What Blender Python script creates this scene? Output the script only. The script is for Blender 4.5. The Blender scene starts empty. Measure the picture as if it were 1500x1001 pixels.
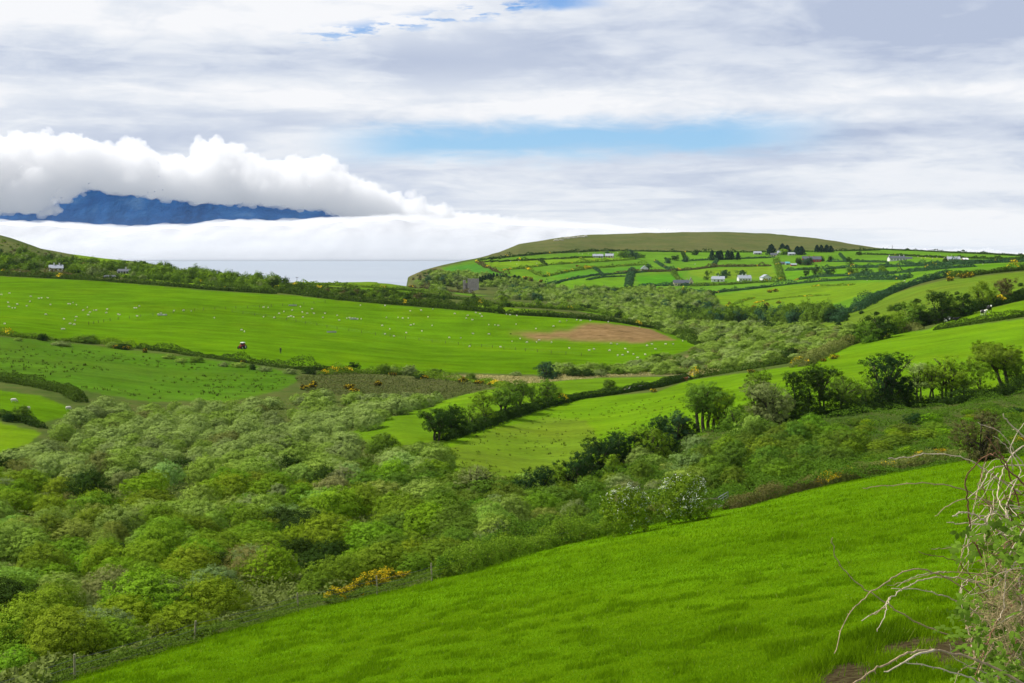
import bpy, math, random
import numpy as np
from math import radians as RAD

# ------------------------------------------------------------------ basics
# World: metres, sea level z = 0, viewer's eye at (0, 0, 50) looking along +Y over the valley to the bay.
F, HY, EYE = 2083.3, 372.0, 50.0       # focal length in photo pixels, horizon row, eye height
SC = bpy.context.scene
COL = SC.collection
rs = np.random.RandomState

def link(o, parent=None):
    COL.objects.link(o)
    if parent is not None: o.parent = parent
    return o

def tag(o, label=None, cat=None, group=None, kind=None):
    if label: o['label'] = label
    if cat: o['category'] = cat
    if group: o['group'] = group
    if kind: o['kind'] = kind
    return o

def empty(name, loc, rz=0.0, s=1.0):
    o = bpy.data.objects.new(name, None); o.empty_display_size = 0.5
    o.location = loc; o.rotation_euler = (0, 0, rz); o.scale = (s, s, s)
    return link(o)

def np_mesh(name, V, Fq=None, Ft=None, mats=(), attrs=None, midx=None, smooth=False):
    """mesh out of numpy arrays: quads Fq (n,4) and/or triangles Ft (n,3)"""
    me = bpy.data.meshes.new(name)
    V = np.asarray(V, dtype=np.float32)
    loops, totals = [], []
    if Fq is not None and len(Fq): loops.append(np.asarray(Fq, np.int32).ravel()); totals.append(np.full(len(Fq), 4, np.int32))
    if Ft is not None and len(Ft): loops.append(np.asarray(Ft, np.int32).ravel()); totals.append(np.full(len(Ft), 3, np.int32))
    loops = np.concatenate(loops); totals = np.concatenate(totals)
    starts = np.zeros(len(totals), np.int32); starts[1:] = np.cumsum(totals)[:-1]
    me.vertices.add(len(V)); me.vertices.foreach_set('co', V.ravel())
    me.loops.add(len(loops)); me.loops.foreach_set('vertex_index', loops)
    me.polygons.add(len(totals)); me.polygons.foreach_set('loop_start', starts)
    try: me.polygons.foreach_set('loop_total', totals)
    except Exception: pass
    for m in mats: me.materials.append(m)
    if midx is not None: me.polygons.foreach_set('material_index', np.asarray(midx, np.int32))
    me.polygons.foreach_set('use_smooth', np.full(len(totals), smooth, bool))
    for k, a in (attrs or {}).items():
        a = np.asarray(a, np.float32)
        if a.ndim == 1:
            at = me.attributes.new(k, 'FLOAT', 'POINT'); at.data.foreach_set('value', a)
        else:
            at = me.attributes.new(k, 'FLOAT_COLOR', 'POINT'); at.data.foreach_set('color', a.ravel())
    me.update(calc_edges=True); me.validate()
    return me

def np_obj(name, me, parent=None):
    return link(bpy.data.objects.new(name, me), parent)

class MB:
    """collects simple shapes into ONE mesh (all quads)"""
    def __init__(s): s.V, s.F, s.n = [], [], 0
    def add(s, V, Fc):
        V = np.asarray(V, float).reshape(-1, 3); s.V.append(V); s.F.append(np.asarray(Fc, int) + s.n); s.n += len(V); return s
    def box(s, c, d, rz=0.0, taper=1.0, R=None):
        dx, dy, dz = d[0]/2, d[1]/2, d[2]/2
        P = np.array([(-dx,-dy,-dz),(dx,-dy,-dz),(dx,dy,-dz),(-dx,dy,-dz),
                      (-dx*taper,-dy*taper,dz),(dx*taper,-dy*taper,dz),(dx*taper,dy*taper,dz),(-dx*taper,dy*taper,dz)])
        if rz: P = P @ np.array([[math.cos(rz), math.sin(rz), 0], [-math.sin(rz), math.cos(rz), 0], [0,0,1]])
        if R is not None: P = P @ np.array(R).T
        return s.add(P + np.array(c), [(0,3,2,1),(4,5,6,7),(0,1,5,4),(1,2,6,5),(2,3,7,6),(3,0,4,7)])
    def tube(s, pts, rad, sides=6, cap=True):
        pts = np.asarray(pts, float); n = len(pts)
        rad = np.full(n, rad) if np.isscalar(rad) else np.asarray(rad, float)
        T = np.gradient(pts, axis=0); T /= np.linalg.norm(T, axis=1)[:, None] + 1e-9
        up = np.array([0, 0, 1.0]) if abs(T[0, 2]) < 0.9 else np.array([1.0, 0, 0])
        V = []
        for i in range(n):
            a = np.cross(T[i], up); a /= np.linalg.norm(a) + 1e-9; b = np.cross(T[i], a); up = -b if np.linalg.norm(b) > .1 else up
            th = np.arange(sides) * 2 * math.pi / sides
            V.append(pts[i] + rad[i] * (np.cos(th)[:, None]*a + np.sin(th)[:, None]*b))
        Fc = []
        for i in range(n-1):
            for k in range(sides):
                k2 = (k+1) % sides
                Fc.append((i*sides+k, i*sides+k2, (i+1)*sides+k2, (i+1)*sides+k))
        V = np.concatenate(V)
        if cap:
            V = np.concatenate([V, pts[:1], pts[-1:]]); a, b = len(V)-2, len(V)-1
            for k in range(0, sides, 2):
                Fc.append((a, (k+2) % sides, (k+1) % sides, k)); o = (n-1)*sides
                Fc.append((b, o+k, o+(k+1) % sides, o+(k+2) % sides))
        return s.add(V, Fc)
    def ball(s, c, r, nu=10, nv=7, noise=0.0, rng=None):
        V, Fc = [], []
        r = np.array(r if hasattr(r, '__len__') else (r, r, r), float)
        for j in range(nv+1):
            t = math.pi * j / nv
            for i in range(nu):
                p = 2*math.pi*i/nu
                k = 1 + (noise*(rng.rand()-.5) if rng is not None and 0 < j < nv else 0)
                V.append(np.array(c) + k*r*np.array((math.sin(t)*math.cos(p), math.sin(t)*math.sin(p), math.cos(t))))
        for j in range(nv):
            for i in range(nu):
                Fc.append((j*nu+i, (j+1)*nu+i, (j+1)*nu+(i+1) % nu, j*nu+(i+1) % nu))
        return s.add(V, Fc)
    def quad(s, a, b, c, d): return s.add([a, b, c, d], [(0,1,2,3)])
    def prism(s, poly, y0, y1):
        """polygon in (x,z), extruded along y; built as fan quads"""
        n = len(poly); V = [(p[0], y0, p[1]) for p in poly] + [(p[0], y1, p[1]) for p in poly]
        Fc = [(i, (i+1) % n, n+(i+1) % n, n+i) for i in range(n)]
        for i in range(1, n-1, 2):
            j = min(i+2, n-1)
            Fc.append((0, j, i+1, i)); Fc.append((n, n+i, n+i+1, n+j))
        return s.add(V, Fc)
    def mesh(s, name, mats, smooth=False):
        V = np.concatenate(s.V); Fc = np.concatenate(s.F)
        tri = np.array([len(set(f)) < 4 for f in Fc.tolist()])
        Ft = np.array([list(dict.fromkeys(f)) for f in Fc[tri].tolist() if len(set(f)) == 3]).reshape(-1, 3)
        return np_mesh(name, V, Fc[~tri], Ft, mats if isinstance(mats, (list, tuple)) else [mats], smooth=smooth)
    def obj(s, name, mats, parent=None, smooth=False):
        return np_obj(name, s.mesh(name, mats, smooth), parent)

# ------------------------------------------------------------------ shader helpers
def new_mat(name):
    m = bpy.data.materials.new(name); m.use_nodes = True
    nt = m.node_tree; nt.nodes.clear()
    return m, nt, nt.nodes.new('ShaderNodeOutputMaterial')

class N:
    """tiny node builder"""
    def __init__(s, nt): s.nt = nt
    def put(s, sock, v):
        if v is None: return
        if hasattr(v, 'is_output') or isinstance(v, bpy.types.NodeSocket): s.nt.links.new(v, sock)
        else:
            if isinstance(v, (tuple, list)) and len(v) == 3 and len(sock.default_value) == 4: v = (*v, 1)
            sock.default_value = v
    def m(s, op, a, b=None, c=None, clamp=False):
        n = s.nt.nodes.new('ShaderNodeMath'); n.operation = op; n.use_clamp = clamp
        for i, v in enumerate((a, b, c)): s.put(n.inputs[i], v)
        return n.outputs[0]
    def v(s, op, a, b=None):
        n = s.nt.nodes.new('ShaderNodeVectorMath'); n.operation = op
        s.put(n.inputs[0], a); s.put(n.inputs[1], b)
        return n.outputs[0]
    def mix(s, f, a, b, typ='MIX'):
        n = s.nt.nodes.new('ShaderNodeMix'); n.data_type = 'RGBA'; n.blend_type = typ
        s.put(n.inputs[0], f); s.put(n.inputs[6], a); s.put(n.inputs[7], b)
        return n.outputs[2]
    def noise(s, vec, scale, detail=4, rough=.55, dist=0.0, w=None):
        n = s.nt.nodes.new('ShaderNodeTexNoise')
        if vec is not None: s.put(n.inputs['Vector'], vec)
        n.inputs['Scale'].default_value = scale; n.inputs['Detail'].default_value = detail
        n.inputs['Roughness'].default_value = rough; n.inputs['Distortion'].default_value = dist
        return n.outputs[0]
    def ss(s, x, a, b, lo=0.0, hi=1.0):
        n = s.nt.nodes.new('ShaderNodeMapRange'); n.interpolation_type = 'SMOOTHSTEP'
        s.put(n.inputs[0], x)
        for i, v in enumerate((a, b, lo, hi)): s.put(n.inputs[i+1], v)
        return n.outputs[0]
    def ramp(s, x, stops):
        n = s.nt.nodes.new('ShaderNodeValToRGB'); s.put(n.inputs[0], x)
        e = n.color_ramp.elements
        e[0].position, e[0].color = stops[0][0], (*stops[0][1], 1)
        e[1].position, e[1].color = stops[-1][0], (*stops[-1][1], 1)
        for p, c in stops[1:-1]:
            k = e.new(p); k.color = (*c, 1)
        return n.outputs[0]
    def node(s, t, **kw):
        n = s.nt.nodes.new(t)
        for k, v in kw.items(): setattr(n, k, v)
        return n
    def sep(s, v):
        n = s.nt.nodes.new('ShaderNodeSeparateXYZ'); s.put(n.inputs[0], v); return n.outputs
    def comb(s, x, y, z):
        n = s.nt.nodes.new('ShaderNodeCombineXYZ')
        for i, v in enumerate((x, y, z)): s.put(n.inputs[i], v)
        return n.outputs[0]
    def bump(s, h, strength=.5, dist=.1):
        n = s.nt.nodes.new('ShaderNodeBump'); s.put(n.inputs['Height'], h)
        n.inputs['Strength'].default_value = strength; n.inputs['Distance'].default_value = dist
        return n.outputs[0]
    def bsdf(s, color, rough=.8, normal=None, spec=.3, metal=0.0):
        n = s.nt.nodes.new('ShaderNodeBsdfPrincipled')
        s.put(n.inputs['Base Color'], color); s.put(n.inputs['Roughness'], rough)
        n.inputs['Specular IOR Level'].default_value = spec; n.inputs['Metallic'].default_value = metal
        if normal is not None: s.nt.links.new(normal, n.inputs['Normal'])
        return n.outputs[0]

def plain(name, color, rough=.7, var=.25, scale=3.0, bump=0.0, metal=0.0, spec=.3):
    """a plain surface with a little procedural unevenness"""
    m, nt, out = new_mat(name); n = N(nt)
    tc = n.node('ShaderNodeTexCoord').outputs['Object']
    k = n.noise(tc, scale, 5, .6)
    c2 = tuple(x*(1-var) for x in color); c3 = tuple(min(1, x*(1+var*.6)) for x in color)
    c = n.mix(n.ss(k, .3, .7), c2, c3)
    nt.links.new(n.bsdf(c, rough, n.bump(k, bump, .05) if bump else None, spec, metal), out.inputs[0])
    return m

# ------------------------------------------------------------------ terrain
# height profiles: for a bearing (column of the survey grid, in photo pixels) a list of
# (distance in m, sight-line row); rows are turned into heights z = 50 - (row-372)/F*distance
def edge_d(X):
    u = (X-750)/F; Y = np.interp(X, [-900, 80, 300, 435, 600, 750, 900, 1060, 1200, 1400, 1500, 2400],
                                 [1330, 1001, 935, 895, 858, 812, 780, 745, 712, 675, 663, 560])
    return float(np.clip(4.9/max(.02, (Y-HY)/F-.168+.172*u), 45, 170))
def plane_z(X, d):
    u = (X-750)/F
    zp = -4.9 - .168*d + .172*u*d
    return zp
PROF = {
 0: [(65,1010),(90,925),(120,830),(160,740),(200,685),(230,640),(260,600),(300,572),(330,553),(400,508),(430,490),(560,450),(750,405),(850,392),(950,375),(1050,345),(1200,349)],
 125: [(90,915),(120,830),(160,745),(200,690),(240,645),(280,600),(310,575),(400,522),(445,500),(560,462),(700,411),(850,400),(950,390),(1050,376)],
 250: [(95,895),(120,830),(160,745),(200,690),(250,640),(300,598),(320,583),(390,542),(435,512),(550,468),(690,417),(850,405),(1000,394)],
 375: [(100,878),(130,800),(160,745),(200,690),(250,640),(300,602),(340,575),(400,536),(470,505),(560,475),(680,428),(800,418),(950,409)],
 500: [(105,860),(130,790),(160,735),(200,690),(250,640),(300,605),(350,570),(400,545),(430,537),(560,482),(660,438),(800,428),(1000,413)],
 560: [(107,850),(132,785),(162,732),(195,690),(235,648),(262,615),(300,605),(350,578),(400,550),(430,541),(560,489),(650,444),(800,430),(1000,414)],
 588: [(109,845),(134,782),(164,730),(192,690),(230,650),(265,607),(300,606),(350,582),(400,551),(430,543),(560,493),(645,447),(800,432),(1000,417)],
 598: [(110,840),(135,780),(165,725),(190,688),(225,655),(250,632),(282,599),(310,602),(350,582),(400,552),(430,543),(560,495),(640,449),(800,433),(1000,421),(1100,470),(1230,464),(1255,418),(1300,409),(1360,405)],
 700: [(120,800),(145,755),(170,715),(195,695),(230,655),(262,620),(295,594),(322,573),(345,578),(400,557),(430,549),(560,500),(630,455),(800,440),(1000,430),(1120,434),(1180,426),(1260,416),(1330,404),(1420,390),(1500,378)],
 800: [(135,770),(160,738),(185,717),(205,698),(240,655),(280,617),(310,593),(330,577),(355,560),(382,563),(420,553),(440,547),(560,500),(615,466),(800,446),(1000,437),(1200,430),(1300,411),(1500,387),(1700,364),(1850,352)],
 900: [(140,750),(165,718),(190,690),(205,678),(240,645),(290,603),(322,578),(350,565),(380,553),(410,556),(450,543),(480,532),(560,503),(600,473),(660,470),(700,473),(800,462),(1000,445),(1200,432),(1400,404),(1700,372),(2000,343)],
 1000: [(145,735),(170,700),(185,672),(205,642),(230,622),(270,595),(320,570),(370,557),(400,549),(430,550),(480,522),(500,515),(540,505),(565,497),(600,500),(700,485),(800,470),(1000,450),(1200,430),(1400,404),(1700,372),(2050,340)],
 1125: [(155,712),(175,675),(200,625),(215,608),(250,580),(300,555),(340,540),(370,530),(420,525),(500,512),(600,495),(700,480),(850,466),(900,455),(1100,435),(1250,417),(1400,402),(1600,382),(1800,367),(2100,343)],
 1250: [(170,680),(190,640),(205,610),(220,598),(250,572),(300,545),(330,530),(350,515),(420,500),(450,492),(520,478),(600,465),(700,450),(850,435),(1000,425),(1200,408),(1400,392),(1600,378),(1800,368),(2000,360)],
 1375: [(175,660),(195,625),(215,595),(230,580),(260,555),(300,530),(330,510),(370,488),(390,482),(410,472),(450,460),(480,451),(520,440),(600,425),(700,410),(850,400),(1000,393),(1200,385),(1500,375),(1800,369)],
 1500: [(180,640),(200,610),(220,585),(235,572),(260,545),(300,515),(330,490),(360,470),(400,450),(430,438),(500,425),(600,408),(700,398),(900,388),(1200,380),(1500,374),(1700,373)],
}
PROF[-900] = [(d, y) for d, y in PROF[0]]
PROF[2400] = [(d, y-14) for d, y in PROF[1500]]
SKYX = [-900, 0, 15, 47, 60, 100, 150, 200, 230, 253, 303, 347, 387, 413, 480, 540, 588, 591, 595, 600, 620, 650, 700, 730, 760, 800, 850, 900, 1000, 1060, 1130, 1200, 1250, 1285, 1400, 1500, 2400]
SKYY = [330, 345, 349, 360, 365, 372, 378, 384, 389, 395, 400, 406, 411, 414, 414, 413, 416, 416, 409, 405, 396, 388, 378, 370, 358, 351, 345, 343, 340, 340, 343, 350, 358, 363.5, 369, 373, 365]

GX = np.concatenate([np.linspace(-900, -64, 30), np.arange(-60, 1561, 2.4), np.linspace(1575, 2400, 30)])
GD = np.exp(np.linspace(math.log(1.2), math.log(2900), 1000))
LD0, LDS = math.log(1.2), (math.log(2900)-math.log(1.2))/999

def gauss1(A, sig, axis):
    if sig <= 0: return A
    r = int(sig*3)+1; k = np.exp(-.5*(np.arange(-r, r+1)/sig)**2); k /= k.sum()
    P = np.pad(A, [(r, r) if a == axis else (0, 0) for a in range(A.ndim)], mode='edge')
    out = np.zeros_like(A)
    for i, w in enumerate(k):
        sl = [slice(None)]*A.ndim; sl[axis] = slice(i, i+A.shape[axis]); out += w*P[tuple(sl)]
    return out

def vnoise(x, y, seed=0):
    """smooth value noise on arrays"""
    xi, yi = np.floor(x).astype(np.int64), np.floor(y).astype(np.int64); fx, fy = x-xi, y-yi
    fx, fy = fx*fx*(3-2*fx), fy*fy*(3-2*fy)
    def h(a, b):
        n = (a*374761393 + b*668265263 + seed*1442695041) & 0x7fffffff
        n = (n ^ (n >> 13))*1274126177 & 0x7fffffff
        return ((n ^ (n >> 16)) & 0xffff)/65535.0
    return (h(xi, yi)*(1-fx)+h(xi+1, yi)*fx)*(1-fy) + (h(xi, yi+1)*(1-fx)+h(xi+1, yi+1)*fx)*fy
def fbm(x, y, oct=4, seed=0):
    s = 0; a = .5; t = 0
    for i in range(oct):
        s = s + a*vnoise(x*2**i, y*2**i, seed+i); t += a; a *= .5
    return s/t

def build_heights():
    keys = sorted(PROF); ld = np.log(GD)
    cols = []
    for X in keys:
        e = edge_d(X); pts = []
        for d in (1.2, 3, 5, 8, 12, 18, 25):
            zp = plane_z(X, d); w = min(1, d/22.0)
            zn = -1.75 - .24*d*(.6+.4*w)
            if X > 1300: zn += .0
            pts.append((d, (1-w)*zn + w*zp if d < 22 else zp))
        d = 30
        while d < e-4: pts.append((d, plane_z(X, d))); d += 7
        pts.append((e, plane_z(X, e)))
        last = e
        for (dd, Y) in PROF[X]:
            if dd > last+3: pts.append((dd, -(Y-HY)/F*dd))
        dl, Yl = PROF[X][-1]
        if X <= 588: pts += [(dl*1.08, -(Yl+6-HY)/F*dl*1.08), (dl*1.22, -56), (2900, -60)] if X > 60 else [(dl*1.3, -20), (dl*1.6, -58), (2900, -60)]
        else: pts += [(dl*1.12, -(Yl+5-HY)/F*dl*1.12), (max(dl*1.3, 2450), -(Yl+22-HY)/F*2450), (2900, -58)]
        a = np.array(pts); cols.append(np.interp(ld, np.log(a[:, 0]), a[:, 1]))
    cols = np.array(cols)                                   # keys x D
    Z = np.empty((len(GX), len(GD)))
    K = np.array(keys, float)
    for j in range(len(GD)): Z[:, j] = np.interp(GX, K, cols[:, j])
    # exact foreground field plane / edge between the surveyed columns
    Zs = gauss1(gauss1(Z, 1.2, 1), 9, 0)
    w = np.clip((GD-1050)/100, 0, 1)[None, :]
    Zb = gauss1(Z, 1.0, 1)
    Z = Zs*(1-w) + Zb*w
    # skyline correction
    tgt = np.interp(GX, SKYX, SKYY)
    Yg = HY - Z/GD[None, :]*F
    d0 = np.where(GX < 589.5, np.where(GX < 60, 950, 800), 1180)
    for i in range(len(GX)):
        sel = GD > d0[i]; k = np.argmin(np.where(sel, Yg[i], 9e9)); ds = GD[k]
        if GX[i] < 589.5: dc = tgt[i]-Yg[i, k]
        else: dc = tgt[i]-Yg[i, k]
        wv = np.clip((GD-d0[i])/(max(ds, d0[i]+40)-d0[i]), 0, 1); wv = wv*wv*(3-2*wv)
        if GX[i] < 589.5: wv = wv*np.clip((ds*1.1-GD)/(ds*.04)+1, 0, 1)
        Z[i] -= dc*wv*GD/F
    # relief that is too small for the survey
    XX = (GX[:, None]-750)/F*GD[None, :]; YY = np.broadcast_to(GD[None, :], XX.shape)
    amp = np.interp(GD, [10, 60, 300, 1000, 2500], [.05, .22, .7, 1.0, 2.6])[None, :]
    Z += amp*(fbm(XX/38, YY/38, 4, 3)-.5)*1.1
    Z += .09*(fbm(XX/2.2, YY/2.2, 3, 9)-.5)
    return Z + EYE, XX, YY
GZ, GXX, GYY = build_heights()

def gz_at(X, d):
    """height at bearing column X (px) and distance d"""
    X = np.asarray(X, float); d = np.asarray(d, float)
    i = np.interp(X, GX, np.arange(len(GX))); j = np.clip((np.log(d)-LD0)/LDS, 0, len(GD)-1.001)
    i = np.clip(i, 0, len(GX)-1.001)
    i0, j0 = np.floor(i).astype(int), np.floor(j).astype(int); fi, fj = i-i0, j-j0
    return (GZ[i0, j0]*(1-fi)+GZ[i0+1, j0]*fi)*(1-fj) + (GZ[i0, j0+1]*(1-fi)+GZ[i0+1, j0+1]*fi)*fj
def ground(x, y): return gz_at(750+F*np.asarray(x, float)/np.asarray(y, float), y)
DDENSE = np.exp(np.linspace(math.log(12), math.log(2600), 2600))
def hit(X, Y, dmin=0.0, dmax=1e9):
    """where the sight line of photo pixel (X,Y) first meets the ground -> (x, y, z)"""
    z = gz_at(np.full(len(DDENSE), float(X)), DDENSE); rows = HY - (z-EYE)/DDENSE*F
    ok = (rows <= Y) & (DDENSE >= dmin) & (DDENSE <= dmax)
    if not ok.any():
        k = int(np.argmin(np.where((DDENSE >= max(dmin, 200)) & (DDENSE <= dmax), rows, 9e9)))
    else: k = int(np.argmax(ok))
    d = DDENSE[k]
    return np.array(((X-750)/F*d, d, float(z[k])))
def pix(p):
    return 750+F*p[0]/p[1], HY-F*(p[2]-EYE)/p[1]
def path(pts, step=8.0, **kw):
    """polyline in photo pixels -> points on the ground about `step` px apart"""
    out = []
    for (a, b) in zip(pts[:-1], pts[1:]):
        n = max(1, int(math.hypot(b[0]-a[0], (b[1]-a[1]))/step))
        for k in range(n): out.append(hit(a[0]+(b[0]-a[0])*k/n, a[1]+(b[1]-a[1])*k/n, **kw))
    out.append(hit(*pts[-1], **kw))
    return np.array(out)
def inpoly(px, py, poly):
    inside = np.zeros(np.shape(px), bool); n = len(poly)
    for i in range(n):
        x0, y0 = poly[i]; x1, y1 = poly[(i+1) % n]
        if y0 == y1: continue
        c = ((y0 > py) != (y1 > py)) & (px < (x1-x0)*(py-y0)/(y1-y0)+x0)
        inside ^= c
    return inside
def ground_poly(pts, step=10.0, **kw):
    """photo-pixel outline -> outline on the ground in (bearing column, log distance)"""
    P = path(list(pts)+[pts[0]], step, **kw)
    return [(750+F*p[0]/p[1], math.log(p[1])) for p in P]
# ------------------------------------------------------------------ what grows on which piece of land
G_FG = (.09, .195, .003); G_BIG = (.088, .190, .003); G_YEL = (.125, .23, .006); G_BLUE = (.07, .2, .015)
SCRUBG = (.07, .105, .018); MOOR = (.115, .12, .042); BROWN = (.10, .085, .035)
# (outline in photo px, colour, rushiness 0..1, roughness-of-growth 0..1)
FIELDS = [
 ('scrub', [(-890,470),(-200,395),(0,380),(300,400),(600,412),(860,430),(1040,437),(1260,475),(1300,640),(900,800),(400,900),(-200,1100),(-890,1100)], SCRUBG, 0, 1),
 ('left hill', [(-890,300),(0,330),(60,350),(130,372),(60,400),(-890,395)], (.10,.12,.035), 0, 1),
 ('left crest field', [(105,373),(150,377),(230,389),(310,402),(360,412),(300,408),(250,402),(180,391),(110,378)], (.15,.26,.01), 0, .2),
 ('far left field', [(-60,392),(20,393),(30,399),(-60,400)], G_BIG, 0, .2),
 ('strip a', [(180,399),(300,411),(370,420),(300,419),(200,410),(170,404)], G_YEL, 0, .3),
 ('strip b', [(430,414),(560,412),(588,416),(600,421),(560,424),(480,420),(430,418)], G_YEL, 0, .3),
 ('strip c', [(520,421),(640,428),(600,431),(540,430),(500,425)], G_BIG, 0, .2),
 ('strip d', [(610,443),(700,446),(760,452),(840,459),(760,458),(700,455),(640,448)], G_YEL, 0, .1),
 ('strip e', [(850,448),(900,455),(930,466),(880,462),(840,455)], G_BIG, 0, .2),
 ('big', [(-890,392),(0,405),(60,408),(150,412),(300,425),(405,431),(500,440),(600,449),(700,456),(760,462),(830,466),(900,472),(960,482),(1000,494),(1022,505),(1012,513),(960,527),(900,537),(800,550),(700,547),(600,545),(520,542),(430,536),(350,528),(200,510),(100,499),(0,490),(-890,440)], G_BIG, 0, 0),
 ('rush', [(-890,450),(0,493),(100,502),(200,514),(350,532),(430,546),(448,553),(410,573),(330,590),(280,588),(220,590),(150,578),(100,568),(50,558),(0,553),(-890,520)], (.07,.175,.006), .8, .3),
 ('small one', [(-890,560),(0,572),(60,580),(105,598),(95,612),(60,620),(0,605),(-890,590)], G_BIG, .1, .1),
 ('small two', [(-890,600),(0,619),(62,634),(40,652),(0,664),(-890,700)], G_YEL, .1, .1),
 ('bracken', [(430,551),(520,546),(600,553),(760,557),(700,572),(640,588),(560,584),(450,574)], (.08,.085,.03), .5, 1),
 ('dry strip', [(640,549),(700,549),(800,552),(900,540),(1010,520),(1060,545),(1000,551),(880,553),(720,566),(650,560)], (.24,.21,.09), .3, 1),
 ('tongue', [(505,637),(600,599),(700,574),(760,563),(883,553),(1000,552),(1062,547),(1000,555),(960,567),(850,580),(740,612),(645,647),(560,657)], (.115,.23,.006), .15, .15),
 ('slope', [(645,648),(740,613),(850,584),(960,575),(1010,557),(1100,545),(1160,537),(1200,522),(1260,502),(1330,485),(1370,483),(1500,467),(2390,330),(2390,560),(1700,560),(1500,572),(1400,590),(1300,598),(1200,610),(1100,625),(1040,634),(980,650),(900,668),(850,690),(780,707),(700,717),(652,695),(638,665)], (.115,.235,.005), .2, .1),
 ('slope rushes', [(650,660),(720,630),(800,612),(860,615),(880,650),(830,685),(760,705),(690,710)], (.125,.215,.010), .55, .25),
 ('upper strip', [(1352,486),(1380,472),(1440,455),(1500,440),(2390,300),(2390,320),(1500,463),(1400,479)], (.12,.24,.005), .05, .1),
 ('right hill', [(1185,484),(1235,460),(1290,436),(1340,421),(1385,410),(1500,398),(2390,360),(2390,300),(1500,432),(1400,452),(1300,480),(1250,498)], (.115,.2,.012), .15, .3),
 ('headland', [(592,412),(620,398),(700,380),(750,375),(850,370),(900,368),(1000,368),(1100,367),(1280,365),(1400,370),(1500,374),(2390,360),(2390,372),(1500,396),(1385,404),(1300,425),(1235,455),(1190,462),(1090,460),(1040,440),(980,432),(940,428),(870,425),(800,428),(760,410),(690,404),(650,404),(600,415)], (.10,.23,.012), .05, .2),
 ('cliff top', [(592,414),(600,404),(640,391),(652,398),(650,404),(620,410)], (.16,.13,.06), 0, 1),
 ('castle meadow', [(668,427),(740,427),(770,424),(750,432),(690,434),(665,431)], (.10,.22,.012), 0, .3),
 ('hl a', [(705,384),(790,380),(885,377),(930,379),(860,383),(760,391),(715,391)], (.15,.27,.01), 0, .1),
 ('hl b', [(650,393),(700,386),(725,398),(738,401),(690,402),(655,398)], (.065,.21,.02), 0, .1),
 ('hl c', [(740,400),(780,396),(790,404),(770,408)], (.12,.25,.01), 0, .1),
 ('hl d', [(790,402),(830,398),(870,396),(950,389),(940,396),(870,402),(830,409)], (.08,.23,.015), 0, .1),
 ('hl e', [(780,424),(850,409),(880,407),(930,406),(925,418),(860,420)], (.115,.25,.01), 0, .1),
 ('hl f', [(930,405),(1000,401),(1000,415),(940,420)], (.07,.24,.008), 0, .1),
 ('hl g', [(1010,396),(1130,390),(1140,408),(1040,410),(1010,402)], (.14,.24,.012), 0, .1),
 ('hl h', [(1150,398),(1240,396),(1240,403),(1160,410),(1145,408)], (.10,.25,.008), 0, .1),
 ('hl i', [(1250,386),(1420,389),(1500,386),(1500,390),(1330,395),(1255,392)], (.085,.22,.008), 0, .1),
 ('hl j', [(1330,373),(1420,377),(1420,382),(1350,379)], (.16,.28,.012), 0, .1),
 ('hl k', [(1045,434),(1150,419),(1330,412),(1290,425),(1225,444),(1180,456),(1100,456),(1060,448)], (.13,.24,.008), .15, .2),
 ('hl scrub', [(600,415),(650,404),(690,404),(740,404),(790,413),(800,422),(870,425),(940,422),(1045,434),(1060,452),(1000,452),(860,440),(700,432),(640,422)], SCRUBG, 0, 1),
 ('moor', [(700,379),(730,366),(745,340),(1000,300),(1290,340),(1290,365.5),(1190,367.5),(1000,368.5),(880,366.5),(800,370),(745,375.5)], MOOR, 0, .95),
 ('brown marsh', [(985,473),(1190,475),(1190,483),(1000,481)], (.20,.15,.08), 0, .8),
]
SOIL = [(738,485),(800,488),(840,485),(870,475),(905,476),(955,482),(988,499),(940,502),(880,503),(820,499),(770,494)]

XG = np.broadcast_to(GX[:, None], GZ.shape); LG = np.broadcast_to(np.log(GD)[None, :], GZ.shape)
tint = np.zeros(GZ.shape+(4,), np.float32); rough = np.zeros(GZ.shape, np.float32)
tint[..., :3] = SCRUBG; rough[:] = 1
FP = {}
wob = (fbm(GXX/9, GYY/9, 3, 40)-.5)*6
for nm, poly, c, rush, rg in FIELDS:
    gp = ground_poly(poly); FP[nm] = gp
    ins = inpoly(XG, LG, gp)
    if nm in ('moor', 'cliff top', 'dry strip', 'bracken', 'hl scrub', 'slope rushes'):
        ins = inpoly(XG+wob*1.5, LG+wob*.002, gp)
    tint[ins, :3] = c; tint[ins, 3] = rush; rough[ins] = rg
ED = np.array([edge_d(x) for x in GX])[:, None]
fg = GYY < ED*1.004
tint[fg, :3] = G_FG; tint[fg, 3] = 0; rough[fg] = 0
gp = ground_poly(SOIL); FP['soil'] = gp
XX2 = XG + (fbm(GXX/14, GYY/14, 4, 21)-.5)*26; LL2 = LG+(fbm(GXX/10, GYY/10, 4, 22)-.5)*.03
soil = gauss1(gauss1(inpoly(XX2, LL2, gp).astype(np.float32), 1.2, 0), .9, 1)
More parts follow.
